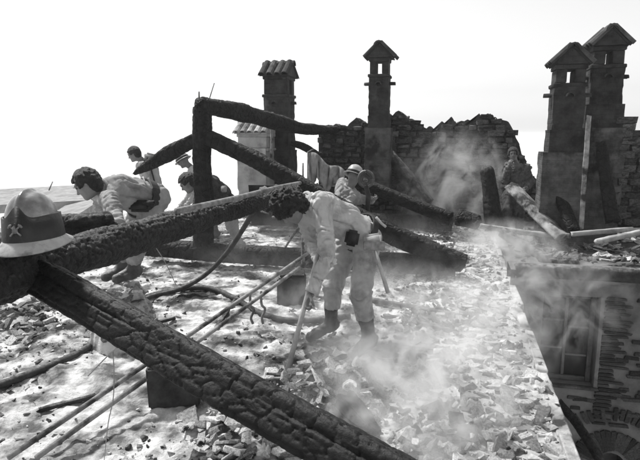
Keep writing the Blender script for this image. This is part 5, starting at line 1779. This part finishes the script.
def smoke(center, size, dens, label, scale=2.2, thr=.5, seed=0.0):
    bm_ = bmesh.new(); bmesh.ops.create_icosphere(bm_, subdivisions=3, radius=1)
    o = mesh_obj('smoke_plume', bm_mesh('smoke_plume', bm_), None, None, center, None, size)
    m = bpy.data.materials.new('smoke'); m.use_nodes = True
    n = m.node_tree.nodes; l = m.node_tree.links; n.clear()
    tc = n.new('ShaderNodeTexCoord')
    ln = n.new('ShaderNodeVectorMath'); ln.operation = 'LENGTH'; l.new(tc.outputs['Object'], ln.inputs[0])
    mr = n.new('ShaderNodeMapRange'); mr.inputs['From Min'].default_value = 1.0; mr.inputs['From Max'].default_value = .35; mr.interpolation_type = 'SMOOTHSTEP'
    l.new(ln.outputs['Value'], mr.inputs['Value'])
    g = n.new('ShaderNodeNewGeometry')
    mp = n.new('ShaderNodeMapping'); mp.inputs['Location'].default_value = (seed, seed * 2, 0); mp.inputs['Scale'].default_value = (1, 1, .8)
    l.new(g.outputs['Position'], mp.inputs['Vector'])
    nz = n.new('ShaderNodeTexNoise'); nz.inputs['Scale'].default_value = scale; nz.inputs['Detail'].default_value = 5; nz.inputs['Distortion'].default_value = 2.2; nz.inputs['Roughness'].default_value = .58
    l.new(mp.outputs[0], nz.inputs['Vector'])
    m2 = n.new('ShaderNodeMapRange'); m2.inputs['From Min'].default_value = thr - .01; m2.inputs['From Max'].default_value = thr + .20
    l.new(nz.outputs['Fac'], m2.inputs['Value'])
    mu = n.new('ShaderNodeMath'); mu.operation = 'MULTIPLY'; l.new(mr.outputs[0], mu.inputs[0]); l.new(m2.outputs[0], mu.inputs[1])
    m3 = n.new('ShaderNodeMath'); m3.operation = 'MULTIPLY'; l.new(mu.outputs[0], m3.inputs[0]); m3.inputs[1].default_value = dens
    p_ = n.new('ShaderNodeVolumePrincipled'); p_.inputs['Color'].default_value = (.93, .93, .93, 1); p_.inputs['Anisotropy'].default_value = .2
    l.new(m3.outputs[0], p_.inputs['Density'])
    out = n.new('ShaderNodeOutputMaterial'); l.new(p_.outputs[0], out.inputs['Volume'])
    o.data.materials.append(m)
    return setp(o, label, 'smoke', kind='stuff')


c = onz(412, 398, .05); smoke(c + np.array([0, 0, .10]), (.95, 1.2, .40), 5.0, 'white smoke drifting low over the ash near the wall', 2.8, .46, 1)
c = onz(400, 318, .05); smoke(c + np.array([0, 0, .12]), (1.5, 1.7, .34), 2.0, 'thin smoke over the ash right of the stooping man', 2.8, .47, 4)
c = onz(330, 262, .05); smoke(c + np.array([0, 0, .25]), (2.6, 2.6, .45), .28, 'faint smoke over the floor behind the tie beam', 1.8, .46, 21)
c = onY(452, 188, 10.9); smoke(c, (1.35, .7, 1.35), 2.2, 'smoke rising before the stone gable', 1.9, .46, 7)
c = onY(535, 300, 6.1); smoke(c, (1.1, .5, .85), 2.0, 'smoke drifting across the courtyard window', 2.6, .49, 11)
c = onY(505, 245, 8.2); smoke(c, (.9, 1.4, .42), 1.7, 'smoke seeping along the courtyard side of the wall', 2.4, .46, 15)
c = onz(470, 330, .1); smoke(c + np.array([.1, 0, .1]), (.6, 2.2, .35), 1.6, 'smoke creeping along the rubble-topped wall', 2.6, .47, 27)
